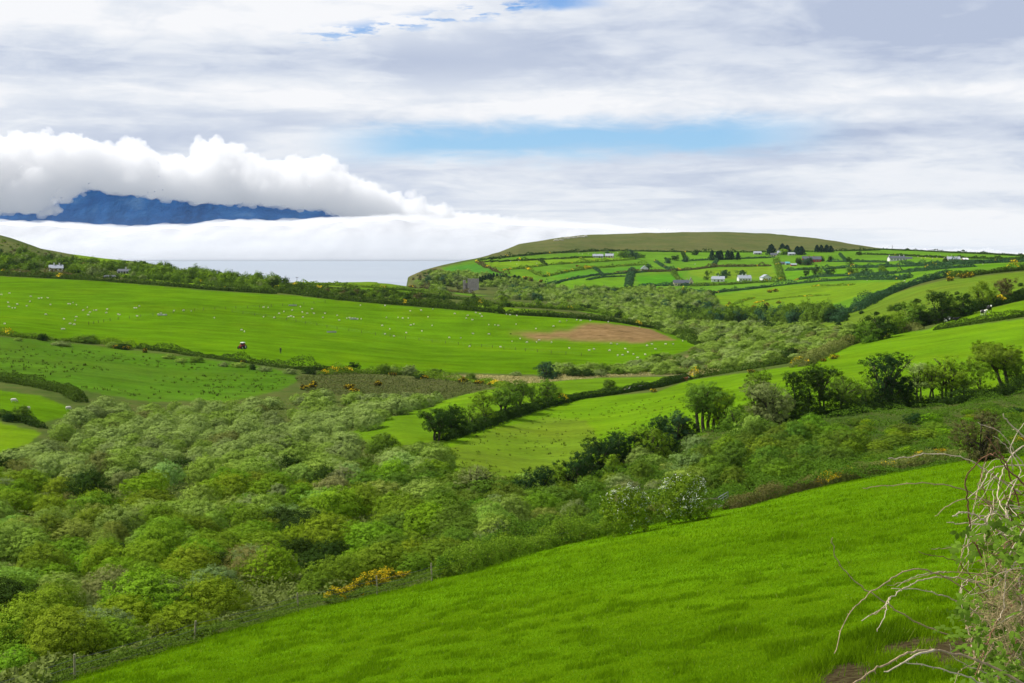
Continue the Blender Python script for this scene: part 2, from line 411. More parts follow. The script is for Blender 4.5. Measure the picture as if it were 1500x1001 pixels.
# worn earth at the foot of the bramble bank
sx, sy = GXX, GYY; mud = np.zeros(GZ.shape, np.float32)
for (X, Y, r) in [(1318,955,1.5), (1350,942,1.1), (1395,950,1.9), (1250,985,1.4), (1232,997,1.2), (995,652,1.2), (1040,632,1.4)]:
    h = hit(X, Y); q = ((sx-h[0])**2+((sy-h[1])*.6)**2)**.5/r + (fbm(sx*1.3, sy*1.3, 3, 5)-.5)*1.1
    mud = np.maximum(mud, np.clip((1.0-q)*3, 0, 1))
tint = gauss1(gauss1(tint, .8, 0), .7, 1).astype(np.float32)
nX, nD = GZ.shape
idx = np.arange(nX*nD).reshape(nX, nD)
quads = np.stack([idx[:-1, :-1], idx[1:, :-1], idx[1:, 1:], idx[:-1, 1:]], -1).reshape(-1, 4)
V = np.stack([GXX, GYY, GZ], -1).reshape(-1, 3)

def ground_material():
    m, nt, out = new_mat('land'); n = N(nt)
    pos = n.node('ShaderNodeNewGeometry').outputs['Position']
    at = n.node('ShaderNodeAttribute', attribute_name='tint'); col = at.outputs['Color']; rush = at.outputs['Alpha']
    rg = n.node('ShaderNodeAttribute', attribute_name='growth').outputs['Fac']
    so = n.node('ShaderNodeAttribute', attribute_name='soil').outputs['Fac']
    flat = n.v('MULTIPLY', pos, (1, 1, 0))
    big = n.noise(flat, .012, 3, .5); mid = n.noise(flat, .09, 5, .6); fine = n.noise(flat, .9, 5, .65); tiny = n.noise(flat, 5, 4, .7)
    # long soft mowing / grazing streaks
    st = n.noise(n.v('MULTIPLY', pos, (.03, .16, 0)), 1.0, 4, .6)
    f = n.m('ADD', n.m('MULTIPLY', n.ss(big, .3, .7), .22), n.m('MULTIPLY', n.ss(mid, .3, .72), .30))
    f = n.m('ADD', f, n.m('MULTIPLY', n.ss(fine, .3, .7), .22)); f = n.m('ADD', f, n.m('MULTIPLY', n.ss(st, .3, .7), .26))
    f = n.m('ADD', f, .5)
    c = n.mix(1.0, col, n.comb(f, f, f), 'MULTIPLY')
    # hue drift to yellow
    c = n.mix(n.m('MULTIPLY', n.ss(n.noise(flat, .03, 4, .6), .45, .75), .35), c, n.mix(1.0, c, (1.5, 1.08, .8), 'MULTIPLY'))
    # rushes: dark tufts
    r1 = n.noise(flat, .75, 3, .7); spots = n.ss(r1, .56, .66)
    patch = n.ss(n.noise(flat, .06, 3, .6), .35, .6)
    c = n.mix(n.m('MULTIPLY', n.m('MULTIPLY', spots, rush), n.m('ADD', n.m('MULTIPLY', patch, .6), .2)), c, (.045, .06, .012))
    # rough growth: brown, olive and dark patches
    rr = n.ramp(n.m('ADD', n.m('MULTIPLY', n.noise(flat, .22, 6, .7), .5), n.m('MULTIPLY', n.noise(flat, .018, 5, .65), .5)), [(.3, (.025, .04, .01)), (.45, (.06, .10, .02)), (.55, (.12, .12, .04)), (.7, (.07, .12, .02))])
    c = n.mix(n.m('MULTIPLY', rg, .55), c, rr)
    # worked earth
    sc = n.ramp(n.m('ADD', n.m('MULTIPLY', n.noise(n.v('MULTIPLY', pos, (1, 2.5, 1)), .12, 6, .75), .55), n.m('MULTIPLY', n.noise(n.v('MULTIPLY', pos, (.6, 3, 1)), .5, 4, .7), .45)), [(.36, (.09, .058, .022)), (.5, (.23, .145, .06)), (.68, (.36, .24, .11))])
    c = n.mix(so, c, sc)
    md = n.node('ShaderNodeAttribute', attribute_name='mud').outputs['Fac']
    c = n.mix(md, c, n.ramp(n.noise(flat, 4, 6, .75), [(.3, (.02, .013, .006)), (.5, (.055, .042, .02)), (.62, (.09, .085, .03)), (.75, (.15, .12, .065))]))
    h = n.m('ADD', n.m('MULTIPLY', fine, 1.0), n.m('MULTIPLY', tiny, .25))
    bs = n.bsdf(c, 1.0, n.bump(h, .55, .35), 0.0)
    nt.links.new(bs, out.inputs[0]); return m
MAT_LAND = ground_material()
gm = np_mesh('ground', V, quads, mats=[MAT_LAND], attrs={'tint': tint.reshape(-1, 4), 'growth': rough.ravel(), 'soil': soil.ravel(), 'mud': mud.ravel()}, smooth=True)
gobj = np_obj('ground', gm); tag(gobj, 'green pasture and rough land rolling down to the valley and up the headland', kind='structure')
del V, quads
# ------------------------------------------------------------------ camera, sun, sky
SUN_AZ, SUN_EL = RAD(-80), RAD(52)       # ahead and to the left, high
cam = bpy.data.cameras.new('camera'); cam.lens = 50; cam.sensor_width = 36
cam.shift_y = -(500.5-HY)/1500; cam.clip_start = .1; cam.clip_end = 60000
co = link(bpy.data.objects.new('camera', cam)); co.location = (0, 0, EYE); co.rotation_euler = (math.pi/2, 0, 0)
SC.camera = co
sl = bpy.data.lights.new('sun', 'SUN'); sl.energy = 4.9; sl.angle = RAD(2.5); sl.color = (1, .96, .9)
so_ = link(bpy.data.objects.new('sun', sl)); so_.location = (-50, 50, 200)
so_.rotation_euler = (math.pi/2-SUN_EL, 0, math.pi - SUN_AZ + math.pi)
# lamp -Z must point from sun to scene: sun direction = (sin az cos el, cos az cos el, sin el)
from mathutils import Vector
sd = Vector((math.sin(SUN_AZ)*math.cos(SUN_EL), math.cos(SUN_AZ)*math.cos(SUN_EL), math.sin(SUN_EL)))
so_.rotation_euler = sd.to_track_quat('Z', 'Y').to_euler()

def world():
    w = bpy.data.worlds.new('World'); SC.world = w; w.use_nodes = True
    nt = w.node_tree; nt.nodes.clear(); n = N(nt); out = n.node('ShaderNodeOutputWorld')
    sky = n.node('ShaderNodeTexSky', sky_type='NISHITA', sun_disc=False, sun_elevation=SUN_EL, sun_rotation=SUN_AZ, air_density=1.0, dust_density=.6, ozone_density=2.0)
    d = n.node('ShaderNodeTexCoord').outputs['Generated']
    x, y, z = n.sep(d)
    DEG = 57.2958
    az = n.m('MULTIPLY', n.m('ARCTAN2', x, y), DEG); el = n.m('MULTIPLY', n.m('ARCSINE', z), DEG)
    p = n.comb(az, el, 0)
    # stretched cloud sheets: coordinates grow denser towards the horizon
    ev = n.m('MULTIPLY', n.m('POWER', n.m('MAXIMUM', el, .02), .62), 4.0)
    warp = n.noise(n.comb(n.m('MULTIPLY', az, .12), ev, 3.0), 1.0, 4, .55)
    sheet = n.noise(n.comb(n.m('MULTIPLY', az, .15), n.m('ADD', n.m('MULTIPLY', ev, .62), n.m('MULTIPLY', warp, 1.1)), 0), .6, 7, .56, .35)
    fine = n.noise(n.comb(n.m('MULTIPLY', az, .55), n.m('MULTIPLY', ev, 1.5), 7.0), .8, 7, .6, .6)
    soft = n.noise(n.comb(n.m('MULTIPLY', az, .10), n.m('MULTIPLY', el, .34), 4.0), 1.0, 4, .5, .4)
    # brightness of the cloud base, 0 grey .. 1 white
    def bell(v, c, wdt, f):     # soft box around c
        a = n.m('ABSOLUTE', n.m('SUBTRACT', v, c)); return n.ss(a, wdt-f, wdt+f, 1.0, 0.0)
    elw = n.m('ADD', el, n.m('MULTIPLY', n.m('SUBTRACT', soft, .5), 1.6))
    b = n.m('ADD', n.m('MULTIPLY', sheet, .78), n.m('MULTIPLY', fine, .22))
    b = n.m('ADD', n.m('MULTIPLY', n.ss(b, .36, .64), .70), .16)
    b = n.m('ADD', b, n.m('MULTIPLY', bell(elw, 6.1, .5, .9), .55))           # white band over the blue gap
    b = n.m('ADD', b, n.m('MULTIPLY', bell(el, .7, .9, .7), .60))             # white mist over the sea
    dark = n.m('MULTIPLY', bell(elw, 8.5, .8, 1.9), n.ss(az, -6, 14))
    b = n.m('SUBTRACT', b, n.m('MULTIPLY', dark, .62))
    dk2 = n.m('MULTIPLY', bell(elw, 7.4, .9, 1.2), n.m('MULTIPLY', bell(az, -11, 7, 5), 1.0))
    b = n.m('SUBTRACT', b, n.m('MULTIPLY', dk2, .25))
    b = n.m('SUBTRACT', b, n.m('MULTIPLY', n.m('MULTIPLY', bell(elw, 4.6, .35, .5), n.ss(az, 8, 13)), .5))
    hi = n.m('MULTIPLY', n.ss(el, 7.6, 9.2), n.ss(az, 3, -6)); b = n.m('ADD', b, n.m('MULTIPLY', hi, .45))
    b = n.m('MINIMUM', n.m('MAXIMUM', b, 0.0), 1.0)
    cc = n.ramp(b, [(0, (.48, .55, .71)), (.35, (.64, .70, .82)), (.7, (.80, .84, .91)), (1, (.94, .95, .98))])
    # cover: where blue shows
    gapn = n.m('ADD', el, n.m('MULTIPLY', n.m('SUBTRACT', n.noise(n.comb(n.m('MULTIPLY', az, .35), n.m('MULTIPLY', el, 1.8), 1.0), .8, 5, .55), .5), .75))
    slant = n.m('SUBTRACT', n.m('ADD', gapn, n.m('MULTIPLY', n.m('SUBTRACT', fine, .5), .9)), n.m('MULTIPLY', az, .015))
    gap = n.m('MULTIPLY', bell(slant, 4.55, .62, .50), n.m('MULTIPLY', n.ss(az, -9.0, -3.5), n.ss(az, 14.5, 8.0)))
    g2n = n.noise(n.comb(n.m('MULTIPLY', az, .8), n.m('MULTIPLY', el, 3.4), 2.0), .9, 6, .6)
    gap2 = n.m('MULTIPLY', n.ss(g2n, .49, .60), n.m('MULTIPLY', bell(n.m('SUBTRACT', el, n.m('MULTIPLY', az, .16)), 9.85, .22, .38), n.m('MULTIPLY', n.ss(az, -10, -6.5), n.ss(az, 1.5, 0))))
    gap3 = n.m('MULTIPLY', bell(n.m('ADD', az, n.m('MULTIPLY', fine, 2)), 2.9, 1.3, 1.2), n.ss(n.m('ADD', el, n.m('MULTIPLY', fine, .5)), 9.9, 10.2))
    g = n.m('MINIMUM', n.m('ADD', n.m('ADD', n.m('MULTIPLY', gap, 1.0), gap2), n.m('MULTIPLY', gap3, 0.9)), 1.0)
    blue = n.mix(.82, sky.outputs[0], n.mix(n.ss(el, 3, 11), (3.6, 6.6, 9.6), (1.5, 3.9, 8.6)))
    # cloud dimmed overhead, out of view, to deepen the shade on the land
    gain = n.ss(el, 10.5, 26, 10.0, 5.2)
    cl = n.mix(1.0, cc, n.comb(gain, gain, gain), 'MULTIPLY')
    broken = n.m('MULTIPLY', n.ss(n.noise(n.v('MULTIPLY', d, (3, 3, 5)), 1.0, 5, .6), .52, .66), n.ss(el, 12, 22))
    g = n.m('MAXIMUM', g, n.m('MULTIPLY', broken, .8))
    c = n.mix(g, cl, blue)
    c = n.mix(n.ss(el, -.1, -1.0), c, (3.0, 3.4, 4.0))
    bg = n.node('ShaderNodeBackground'); nt.links.new(c, bg.inputs[0]); bg.inputs[1].default_value = .1
    nt.links.new(bg.outputs[0], out.inputs[0])
    w.cycles.sampling_method = 'MANUAL'; w.cycles.sample_map_resolution = 1024
world()
SC.view_settings.view_transform = 'Standard'; SC.view_settings.look = 'None'
SC.view_settings.exposure = 0; SC.view_settings.gamma = 1
cy = SC.cycles
cy.use_denoising = True
try: cy.denoiser = 'OPENIMAGEDENOISE'; cy.denoising_input_passes = 'RGB_ALBEDO_NORMAL'
except Exception: pass
cy.max_bounces = 20; cy.diffuse_bounces = 4; cy.glossy_bounces = 2; cy.transmission_bounces = 3; cy.volume_bounces = 20
cy.transparent_max_bounces = 8; cy.caustics_reflective = False; cy.caustics_refractive = False
cy.use_adaptive_sampling = True; cy.adaptive_threshold = .012; cy.volume_step_rate = .11; cy.volume_max_steps = 300
cy.sample_clamp_indirect = 5; cy.sample_clamp_direct = 4

# ------------------------------------------------------------------ sea
def sea():
    m, nt, out = new_mat('sea_water'); n = N(nt)
    pos = n.node('ShaderNodeNewGeometry').outputs['Position']
    s = n.noise(n.v('MULTIPLY', pos, (.0011, .008, 0)), 1.0, 6, .62)
    c = n.mix(n.ss(s, .35, .65), (.31, .36, .43), (.41, .455, .51))
    h = n.noise(n.v('MULTIPLY', pos, (.05, .12, 0)), 1.0, 5, .6)
    r = n.ss(s, .3, .7, .38, .6)
    bs = n.bsdf(c, r, n.bump(h, .35, 3.0), .5); nt.links.new(bs, out.inputs[0])
    xs = np.concatenate([np.linspace(-8800, -3000, 14), np.linspace(-2500, 2500, 20), np.linspace(3000, 8800, 14)])
    ys = np.concatenate([np.linspace(900, 4000, 20), np.linspace(4500, 9688, 20)])
    A, B = np.meshgrid(xs, ys, indexing='ij'); V = np.stack([A, B, np.zeros_like(A)], -1).reshape(-1, 3)
    idx = np.arange(len(V)).reshape(A.shape); q = np.stack([idx[:-1, :-1], idx[1:, :-1], idx[1:, 1:], idx[:-1, 1:]], -1).reshape(-1, 4)
    o = np_obj('sea', np_mesh('sea', V, q, mats=[m])); tag(o, 'pale calm sea of the bay', kind='structure')
sea()

# ------------------------------------------------------------------ far mountain range across the bay
def mountain():
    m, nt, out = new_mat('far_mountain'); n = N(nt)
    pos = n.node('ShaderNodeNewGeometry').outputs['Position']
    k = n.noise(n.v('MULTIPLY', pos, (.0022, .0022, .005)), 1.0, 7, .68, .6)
    c = n.ramp(k, [(.30, (.004, .050, .17)), (.48, (.007, .072, .235)), (.60, (.014, .095, .275)), (.75, (.06, .15, .31))])  # blue of the distant air is put into the base colour
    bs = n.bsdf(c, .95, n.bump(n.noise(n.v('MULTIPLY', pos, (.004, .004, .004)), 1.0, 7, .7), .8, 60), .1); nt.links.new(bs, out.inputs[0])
    PX = [-1200, -300, -60, -20, 20, 60, 110, 170, 230, 300, 360, 400, 440, 470, 490, 505, 520, 545, 600]
    PY = [190, 250, 275, 289, 274, 256, 246, 242, 246, 252, 262, 274, 286, 294, 301, 307, 313, 323, 352]
    nx, ny = 520, 110; d0 = 13200.0
    X = np.linspace(-1200, 600, nx); T = np.linspace(0, 1, ny)
    peak = 50 + (HY-np.interp(X, PX, PY))/F*(d0+900)
    A, B = np.meshgrid((X-750)/F*(d0+900), d0 + T*3200, indexing='ij')
    t = np.broadcast_to(T[None, :], A.shape)
    prof = np.clip(t/.28, 0, 1)**1.15*np.clip((1.25-t)/.97, 0, 1)
    rid = 1-np.abs(fbm(A/900, B/1500, 5, 77)*2-1); rid2 = 1-np.abs(fbm(A/260, B/600, 4, 78)*2-1)
    wv = np.clip(1-np.abs(t-.28)/.28, 0, 1)
    Zm = peak[:, None]*prof*(1 - (1-wv)*(.55*(1-rid)+.18*(1-rid2))) - 5
    V = np.stack([A, B, Zm], -1).reshape(-1, 3); idx = np.arange(len(V)).reshape(A.shape)
    q = np.stack([idx[:-1, :-1], idx[1:, :-1], idx[1:, 1:], idx[:-1, 1:]], -1).reshape(-1, 4)
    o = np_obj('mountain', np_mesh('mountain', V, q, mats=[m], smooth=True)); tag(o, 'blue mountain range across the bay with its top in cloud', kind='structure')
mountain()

# ------------------------------------------------------------------ cloud wrapped round the mountain, fog bank on the sea
def box_obj(name, lo, hi, mat):
    b = MB(); lo, hi = np.array(lo, float), np.array(hi, float); b.box((lo+hi)/2, hi-lo); return b.obj(name, mat)
def zrow(Y, d=9700.0): return EYE + (HY-Y)/F*d
def vapour(name, alb, trans=.3):
    """dense water-drop cloud: bright matt core"""
    m, nt, out = new_mat(name); n = N(nt); pos = n.node('ShaderNodeNewGeometry').outputs['Position']
    k = n.noise(pos, .006, 4, .55); c = n.mix(k, tuple(x*.96 for x in alb), alb)
    d = n.node('ShaderNodeBsdfDiffuse'); n.put(d.inputs[0], c); t = n.node('ShaderNodeBsdfTranslucent'); n.put(t.inputs[0], c)
    ms = n.node('ShaderNodeMixShader'); ms.inputs[0].default_value = trans; nt.links.new(d.outputs[0], ms.inputs[1]); nt.links.new(t.outputs[0], ms.inputs[2])
    nt.links.new(ms.outputs[0], out.inputs[0]); return m
def wisp(name, dens, colr=(.97, .98, 1), an=.3):
    m, nt, out = new_mat(name); v = nt.nodes.new('ShaderNodeVolumeScatter')
    v.inputs['Color'].default_value = (*colr, 1); v.inputs['Density'].default_value = dens; v.inputs['Anisotropy'].default_value = an
    nt.links.new(v.outputs[0], out.inputs['Volume']); return m
def clouds():
    r = rs(44); D = 11900.0; xw = lambda X: (X-750)/F*D
    TX = [-1100, 0, 60, 130, 170, 230, 300, 380, 450, 490, 520, 560, 600, 660, 760]; TY = [175, 198, 194, 202, 212, 224, 222, 228, 234, 246, 262, 281, 296, 309, 321]
    BX = [-1100, -60, 0, 25, 45, 80, 110, 160, 200, 300, 400, 440, 480, 510, 540, 600, 760]; BY = [330, 318, 306, 316, 297, 281, 271, 283, 288, 295, 300, 305, 309, 318, 332, 336, 336]
    mb = MB(); X = -1100.0
    def puff(Xp, z, R, fl=.8):
        y = D+r.rand()*500+60; mb.ball((xw(Xp), y, z), (R*(1+.3*r.rand()), R, R*fl), 12, 8)
    while X < 760:
        t = zrow(np.interp(X, TX, TY), D); b = zrow(np.interp(X, BX, BY), D); th = max(t-b, 25)
        lump = 45*math.sin(X*.045)+35*math.sin(X*.11+1)
        R = min(150, th*.36)
        for k in range(6):
            f = r.rand(); puff(X+10*r.rand(), b+R*.75+(th-R*1.6)*f, R*(.8+.35*r.rand()))
        for k in range(5):
            q = 26+72*r.rand()**1.6; q = min(q, th*.4); puff(X+24*r.rand(), t-q*.9+lump*min(1, th/300)-90*r.rand()**2, q, .85)
        for k in range(5):
            q = min(20+45*r.rand()**1.5, th*.35); puff(X+24*r.rand(), b+q*.7+13*r.randn()*min(1, th/150), q, .5)
        X += 12
    # a separate small turret above the main bank
    for k in range(40): puff(280+60*r.rand(), zrow(210+12*r.rand(), D), 22+46*r.rand(), .8)
    o = np_obj('cloud_tmp', mb.mesh('c', MAT_LAND)); md = o.modifiers.new('r', 'REMESH'); md.mode = 'VOXEL'; md.voxel_size = 15.0
    dg = bpy.context.evaluated_depsgraph_get(); me = bpy.data.meshes.new_from_object(o.evaluated_get(dg)); bpy.data.objects.remove(o)
    n = len(me.vertices); co_ = np.empty(n*3); me.vertices.foreach_get('co', co_); co_ = co_.reshape(-1, 3); nm = np.empty(n*3); me.vertex_normals.foreach_get('vector', nm); nm = nm.reshape(-1, 3)
    def f3(sc, sd): return (fbm(co_[:, 0]*sc+co_[:, 1]*sc*.7, co_[:, 2]*sc+co_[:, 1]*sc*.4, 3, sd)+fbm(co_[:, 0]*sc-co_[:, 2]*sc*.5+9, co_[:, 1]*sc+co_[:, 2]*sc*.6, 3, sd+5))-1
    up = np.clip(nm[:, 2]+.6, .25, 1); dsp = up*(48*np.abs(f3(.013, 3))*2-20+40*f3(.035, 8))+12*f3(.06, 12)
    co_ = co_+nm*dsp[:, None]; me.vertices.foreach_set('co', co_.astype(np.float32).ravel()); me.update()
    me.materials.clear(); me.name = 'cloud'; nf = len(me.polygons); lt = np.empty(nf, np.int32); me.polygons.foreach_get('loop_total', lt)
    li = np.empty(len(me.loops), np.int32); me.loops.foreach_get('vertex_index', li); q4 = li.reshape(-1, 4) if (lt == 4).all() else None
    if q4 is None:
        st = np.concatenate([[0], np.cumsum(lt)[:-1]]); q4 = np.array([li[a:a+4] for a, k in zip(st, lt) if k == 4])
    soft = f3(.02, 21)
    o = np_obj('cloud', np_mesh('cloud', co_+nm*(14+12*soft)[:, None], q4, mats=[wisp('cloud', .011, (.998, .999, 1), 0.0)], smooth=True))
    tag(o, 'white cumulus cloud lying over the blue mountain range', kind='stuff')
    # fog bank: closed slab with a billowing top
    FX = [-1200, 0, 45, 130, 200, 300, 380, 440, 500, 560, 700, 900, 1150, 1300, 1800]; FY = [322, 331, 335, 339, 336, 332, 331, 325, 321, 320, 324, 334, 354, 374, 379]
    xs = np.linspace(-8800, 5600, 620); ys = np.linspace(9692, 11000, 48); A, B = np.meshgrid(xs, ys, indexing='ij'); Xp = 750+F*A/9760
    top = zrow(np.interp(Xp, FX, FY), 9760.0)+(fbm(A/170, B/230, 4, 90)-.5)*70+ (fbm(A/700, B/500, 2, 93)-.5)*40
    edge = np.clip((B-9692)/700, 0, 1)**.8*np.clip((11000-B)/150, 0, 1)**.5; top = .3+(top-.3)*edge
    nxx, nyy = A.shape; V = np.concatenate([np.stack([A, B, top], -1).reshape(-1, 3), np.stack([A, B, np.full_like(A, -1.5)], -1).reshape(-1, 3)])
    i1 = np.arange(nxx*nyy).reshape(A.shape); i2 = i1+nxx*nyy
    q1 = np.stack([i1[:-1, :-1], i1[1:, :-1], i1[1:, 1:], i1[:-1, 1:]], -1).reshape(-1, 4); q2 = np.stack([i2[:-1, :-1], i2[:-1, 1:], i2[1:, 1:], i2[1:, :-1]], -1).reshape(-1, 4)
    sd_ = []
    for (u, w) in ((i1[:, 0], i2[:, 0]), (i1[::-1, -1], i2[::-1, -1]), (i1[0, ::-1], i2[0, ::-1]), (i1[-1, :], i2[-1, :])): sd_.append(np.stack([w[:-1], w[1:], u[1:], u[:-1]], -1))
    o = np_obj('fog_bank', np_mesh('fog_bank', V, np.concatenate([q1, q2]+sd_), mats=[vapour('fog_bank', (.535, .55, .585), 0)], smooth=True))
    W = V.copy(); W[:nxx*nyy, 2] += np.clip((W[:nxx*nyy, 2]-.3)/60, 0, 1)*(26+34*fbm(W[:nxx*nyy, 0]/120, W[:nxx*nyy, 1]/120, 3, 97)); W[nxx*nyy:, 2] -= .4
    np_obj('fog_edge', np_mesh('fog_edge', W, np.concatenate([q1, q2]+sd_), mats=[wisp('fog_edge', .006)], smooth=True), o)
    tag(o, 'low white fog bank lying on the sea below the mountains', kind='stuff')
clouds()
def haze():
    m, nt, out = new_mat('haze'); v = nt.nodes.new('ShaderNodeVolumePrincipled')
    v.inputs['Color'].default_value = (.72, .86, 1, 1); v.inputs['Density'].default_value = 2.0e-5; v.inputs['Anisotropy'].default_value = .2
    nt.links.new(v.outputs[0], out.inputs['Volume'])
    o = box_obj('haze', (-9000, -300, -75), (9000, 9690, 140), m); tag(o, 'thin blue sea haze in the air', kind='stuff')
haze()
# ------------------------------------------------------------------ foliage
def leaf_material(fixed=None):
    m, nt, out = new_mat('foliage'); n = N(nt)
    oi = n.node('ShaderNodeObjectInfo'); base = oi.outputs['Color'] if fixed is None else (*fixed, 1); v = n.node('ShaderNodeAttribute', attribute_name='v').outputs['Fac']
    k = n.m('ADD', n.m('MULTIPLY', v, 1.0), .5)
    c = n.mix(1.0, base, n.comb(k, k, k), 'MULTIPLY')
    # leaves drift to yellow-green at the light end, each plant a little different
    c = n.mix(n.m('MULTIPLY', n.ss(v, .5, 1.0), .4), c, n.mix(1.0, c, (1.14, 1.12, .75), 'MULTIPLY'))
    c = n.mix(n.m('MULTIPLY', oi.outputs['Random'], .2), c, n.mix(1.0, c, (.92, 1.0, 1.03), 'MULTIPLY'))
    d = n.node('ShaderNodeBsdfDiffuse'); n.put(d.inputs[0], c)
    t = n.node('ShaderNodeBsdfTranslucent'); n.put(t.inputs[0], n.mix(1.0, c, (1.15, 1.25, .5), 'MULTIPLY'))
    ms = n.node('ShaderNodeMixShader'); ms.inputs[0].default_value = .2
    nt.links.new(d.outputs[0], ms.inputs[1]); nt.links.new(t.outputs[0], ms.inputs[2]); nt.links.new(ms.outputs[0], out.inputs[0])
    return m
M_LEAF = leaf_material()
def petal(name, c):
    m, nt, out = new_mat(name); n = N(nt)
    v = n.node('ShaderNodeAttribute', attribute_name='v').outputs['Fac']; k = n.m('ADD', n.m('MULTIPLY', v, .6), .7)
    cc = n.mix(1.0, c, n.comb(k, k, k), 'MULTIPLY')
    d = n.node('ShaderNodeBsdfDiffuse'); n.put(d.inputs[0], cc); nt.links.new(d.outputs[0], out.inputs[0]); return m
M_GORSE = petal('gorse_flower', (.80, .58, .02)); M_MAY = petal('may_blossom', (.68, .70, .58))
M_BARK = plain('bark', (.075, .06, .04), .95, .5, 6, .6)
M_DARKBARK = plain('ivy_bark', (.03, .035, .02), .95, .5, 6, .6)
C = dict(willow=(.285,.41,.065), pale=(.335,.445,.115), green=(.19,.31,.022), olive=(.175,.285,.022), bright=(.23,.37,.015),
         dark=(.042,.082,.014), ever=(.028,.064,.018), grey=(.25,.32,.10), brown=(.14,.125,.045), yellow=(.235,.375,.022),
         blue=(.055,.125,.052), hedge=(.075,.13,.016), twig=(.22,.25,.065), bank=(.17,.16,.05), conifer=(.014,.042,.026), mid=(.14,.235,.025))

def unit(v): return v/(np.linalg.norm(v, axis=1)[:, None]+1e-9)
def quads_from(P, Nn, size, asp, rng):
    n = len(P)
    r = unit(rng.randn(n, 3)); t = unit(np.cross(Nn, r)); b = np.cross(Nn, t)
    s = size[:, None]; a = t*s*.5; c = b*s*.5*asp
    V = np.stack([P-a, P+c+.1*a, P+a, P-c+.1*a], 1).reshape(-1, 3)
    return V, np.arange(4*n).reshape(-1, 4)
def cloud_pts(rng, L, n, inner=.14, keep=.12, zmin=.02, bump=.09):
    """points and outward normals on a heap of leafy lobes L = [cx cy cz rx ry rz]"""
    L = np.asarray(L, float); w = (L[:, 3]*L[:, 4]*L[:, 5])**(2/3); w /= w.sum()
    P_, N_, I_ = [], [], []; got = 0
    while got < n:
        m = int((n-got)*2.2)+50
        li = rng.choice(len(L), m, p=w); D = unit(rng.randn(m, 3))
        r = 1-.26*rng.rand(m)**1.6
        r *= 1+bump*(np.sin(D[:, 0]*7+li)*np.cos(D[:, 1]*6+li*2)+np.sin(D[:, 2]*8+li*3))*.5
        r *= .97+.07*fbm(D[:, 0]*3.1+li*3.7+D[:, 2]*2.3, D[:, 1]*3.1+D[:, 2]*1.7+li, 3, 17)
        spr = rng.rand(m) < .05; r[spr] *= 1.02+.14*rng.rand(spr.sum())
        inn = rng.rand(m) < inner; r[inn] *= .45+.35*rng.rand(inn.sum())
        P = L[li, :3] + D*r[:, None]*L[li, 3:6]
        q = np.linalg.norm((P[:, None, :]-L[None, :, :3])/L[None, :, 3:6], axis=2)
        q[np.arange(m), li] = 9
        ok = (q.min(axis=1) > .8) | (rng.rand(m) < keep) | inn
        ok &= P[:, 2] > zmin
        P_.append(P[ok]); N_.append(D[ok]); I_.append(li[ok]); got += ok.sum()
    return np.concatenate(P_)[:n], np.concatenate(N_)[:n], np.concatenate(I_)[:n]
def foliage(rng, L, n, size, asp=.6, loose=.9, **kw):
    L = np.asarray(L, float)
    # leaves sit in sprays: small tufts on the lobes, some loose between them
    kc = max(8, n//55); Pc, Dc, Ic = cloud_pts(rng, L, kc, **kw); nc = int(n*.72); pick = rng.randint(0, kc, nc)
    rad = size*(1.2+1.0*rng.rand(kc)); off = rng.randn(nc, 3); off = off/(np.linalg.norm(off, axis=1)[:, None]+1e-6)*(rng.rand(nc)**.4)[:, None]
    Pa = Pc[pick]+Dc[pick]*(.5*rad[pick])[:, None]+off*rad[pick][:, None]*np.array([1.1, 1.1, .8]); Da = unit(.45*off+1.0*Dc[pick])
    Pb, Db, Ib = cloud_pts(rng, L, n-nc, **{**kw, 'inner': .3})
    P = np.concatenate([Pa, Pb]); D = np.concatenate([Da, Db]); I = np.concatenate([Ic[pick], Ib]); tone2 = np.concatenate([rng.rand(kc)[pick], np.full(n-nc, .25)])
    zb = L[:, 2].mean()*.45; B_ = unit(P-np.array([L[:, 0].mean(), L[:, 1].mean(), zb]))
    Nn = unit(.75*B_+.75*D+np.array([0, 0, .1])+rng.randn(n, 3)*loose*.36)
    s = size*(.6+.8*rng.rand(n))
    V, Q = quads_from(P, Nn, s, asp, rng)
    lobe_tone = rng.rand(len(L))
    top_ = fbm(P[:, 0]*1.6+9, P[:, 1]*1.6+P[:, 2]*1.9, 2, 33)
    v = np.clip(.05+.5*rng.rand(n)*.9+.16*(lobe_tone[I]-.5)+.10*(top_-.1)+.16*(tone2-.4)+.10, 0, 1)
    return V, Q, np.repeat(v, 4), P, D
def bush_lobes(rng, W=5.0, H=3.6, k=9):
    L = [(0, 0, H*.34, W*.45, W*.45, H*.60)]
    for i in range(k):
        a = 2*math.pi*(i+rng.rand()*.7)/k*1.0; rr = W*(.14+.17*rng.rand()); z = H*(.22+.45*rng.rand())
        s = W*(.16+.11*rng.rand()); L.append((math.cos(a)*rr, math.sin(a)*rr, z, s, s, s*(.75+.3*rng.rand())))
    for i in range(max(2, k//3)):
        a = rng.rand()*6.28; rr = W*.14*rng.rand(); s = W*(.13+.1*rng.rand())
        L.append((math.cos(a)*rr, math.sin(a)*rr, H*(.72+.1*rng.rand()), s, s, s*.8))
    return L
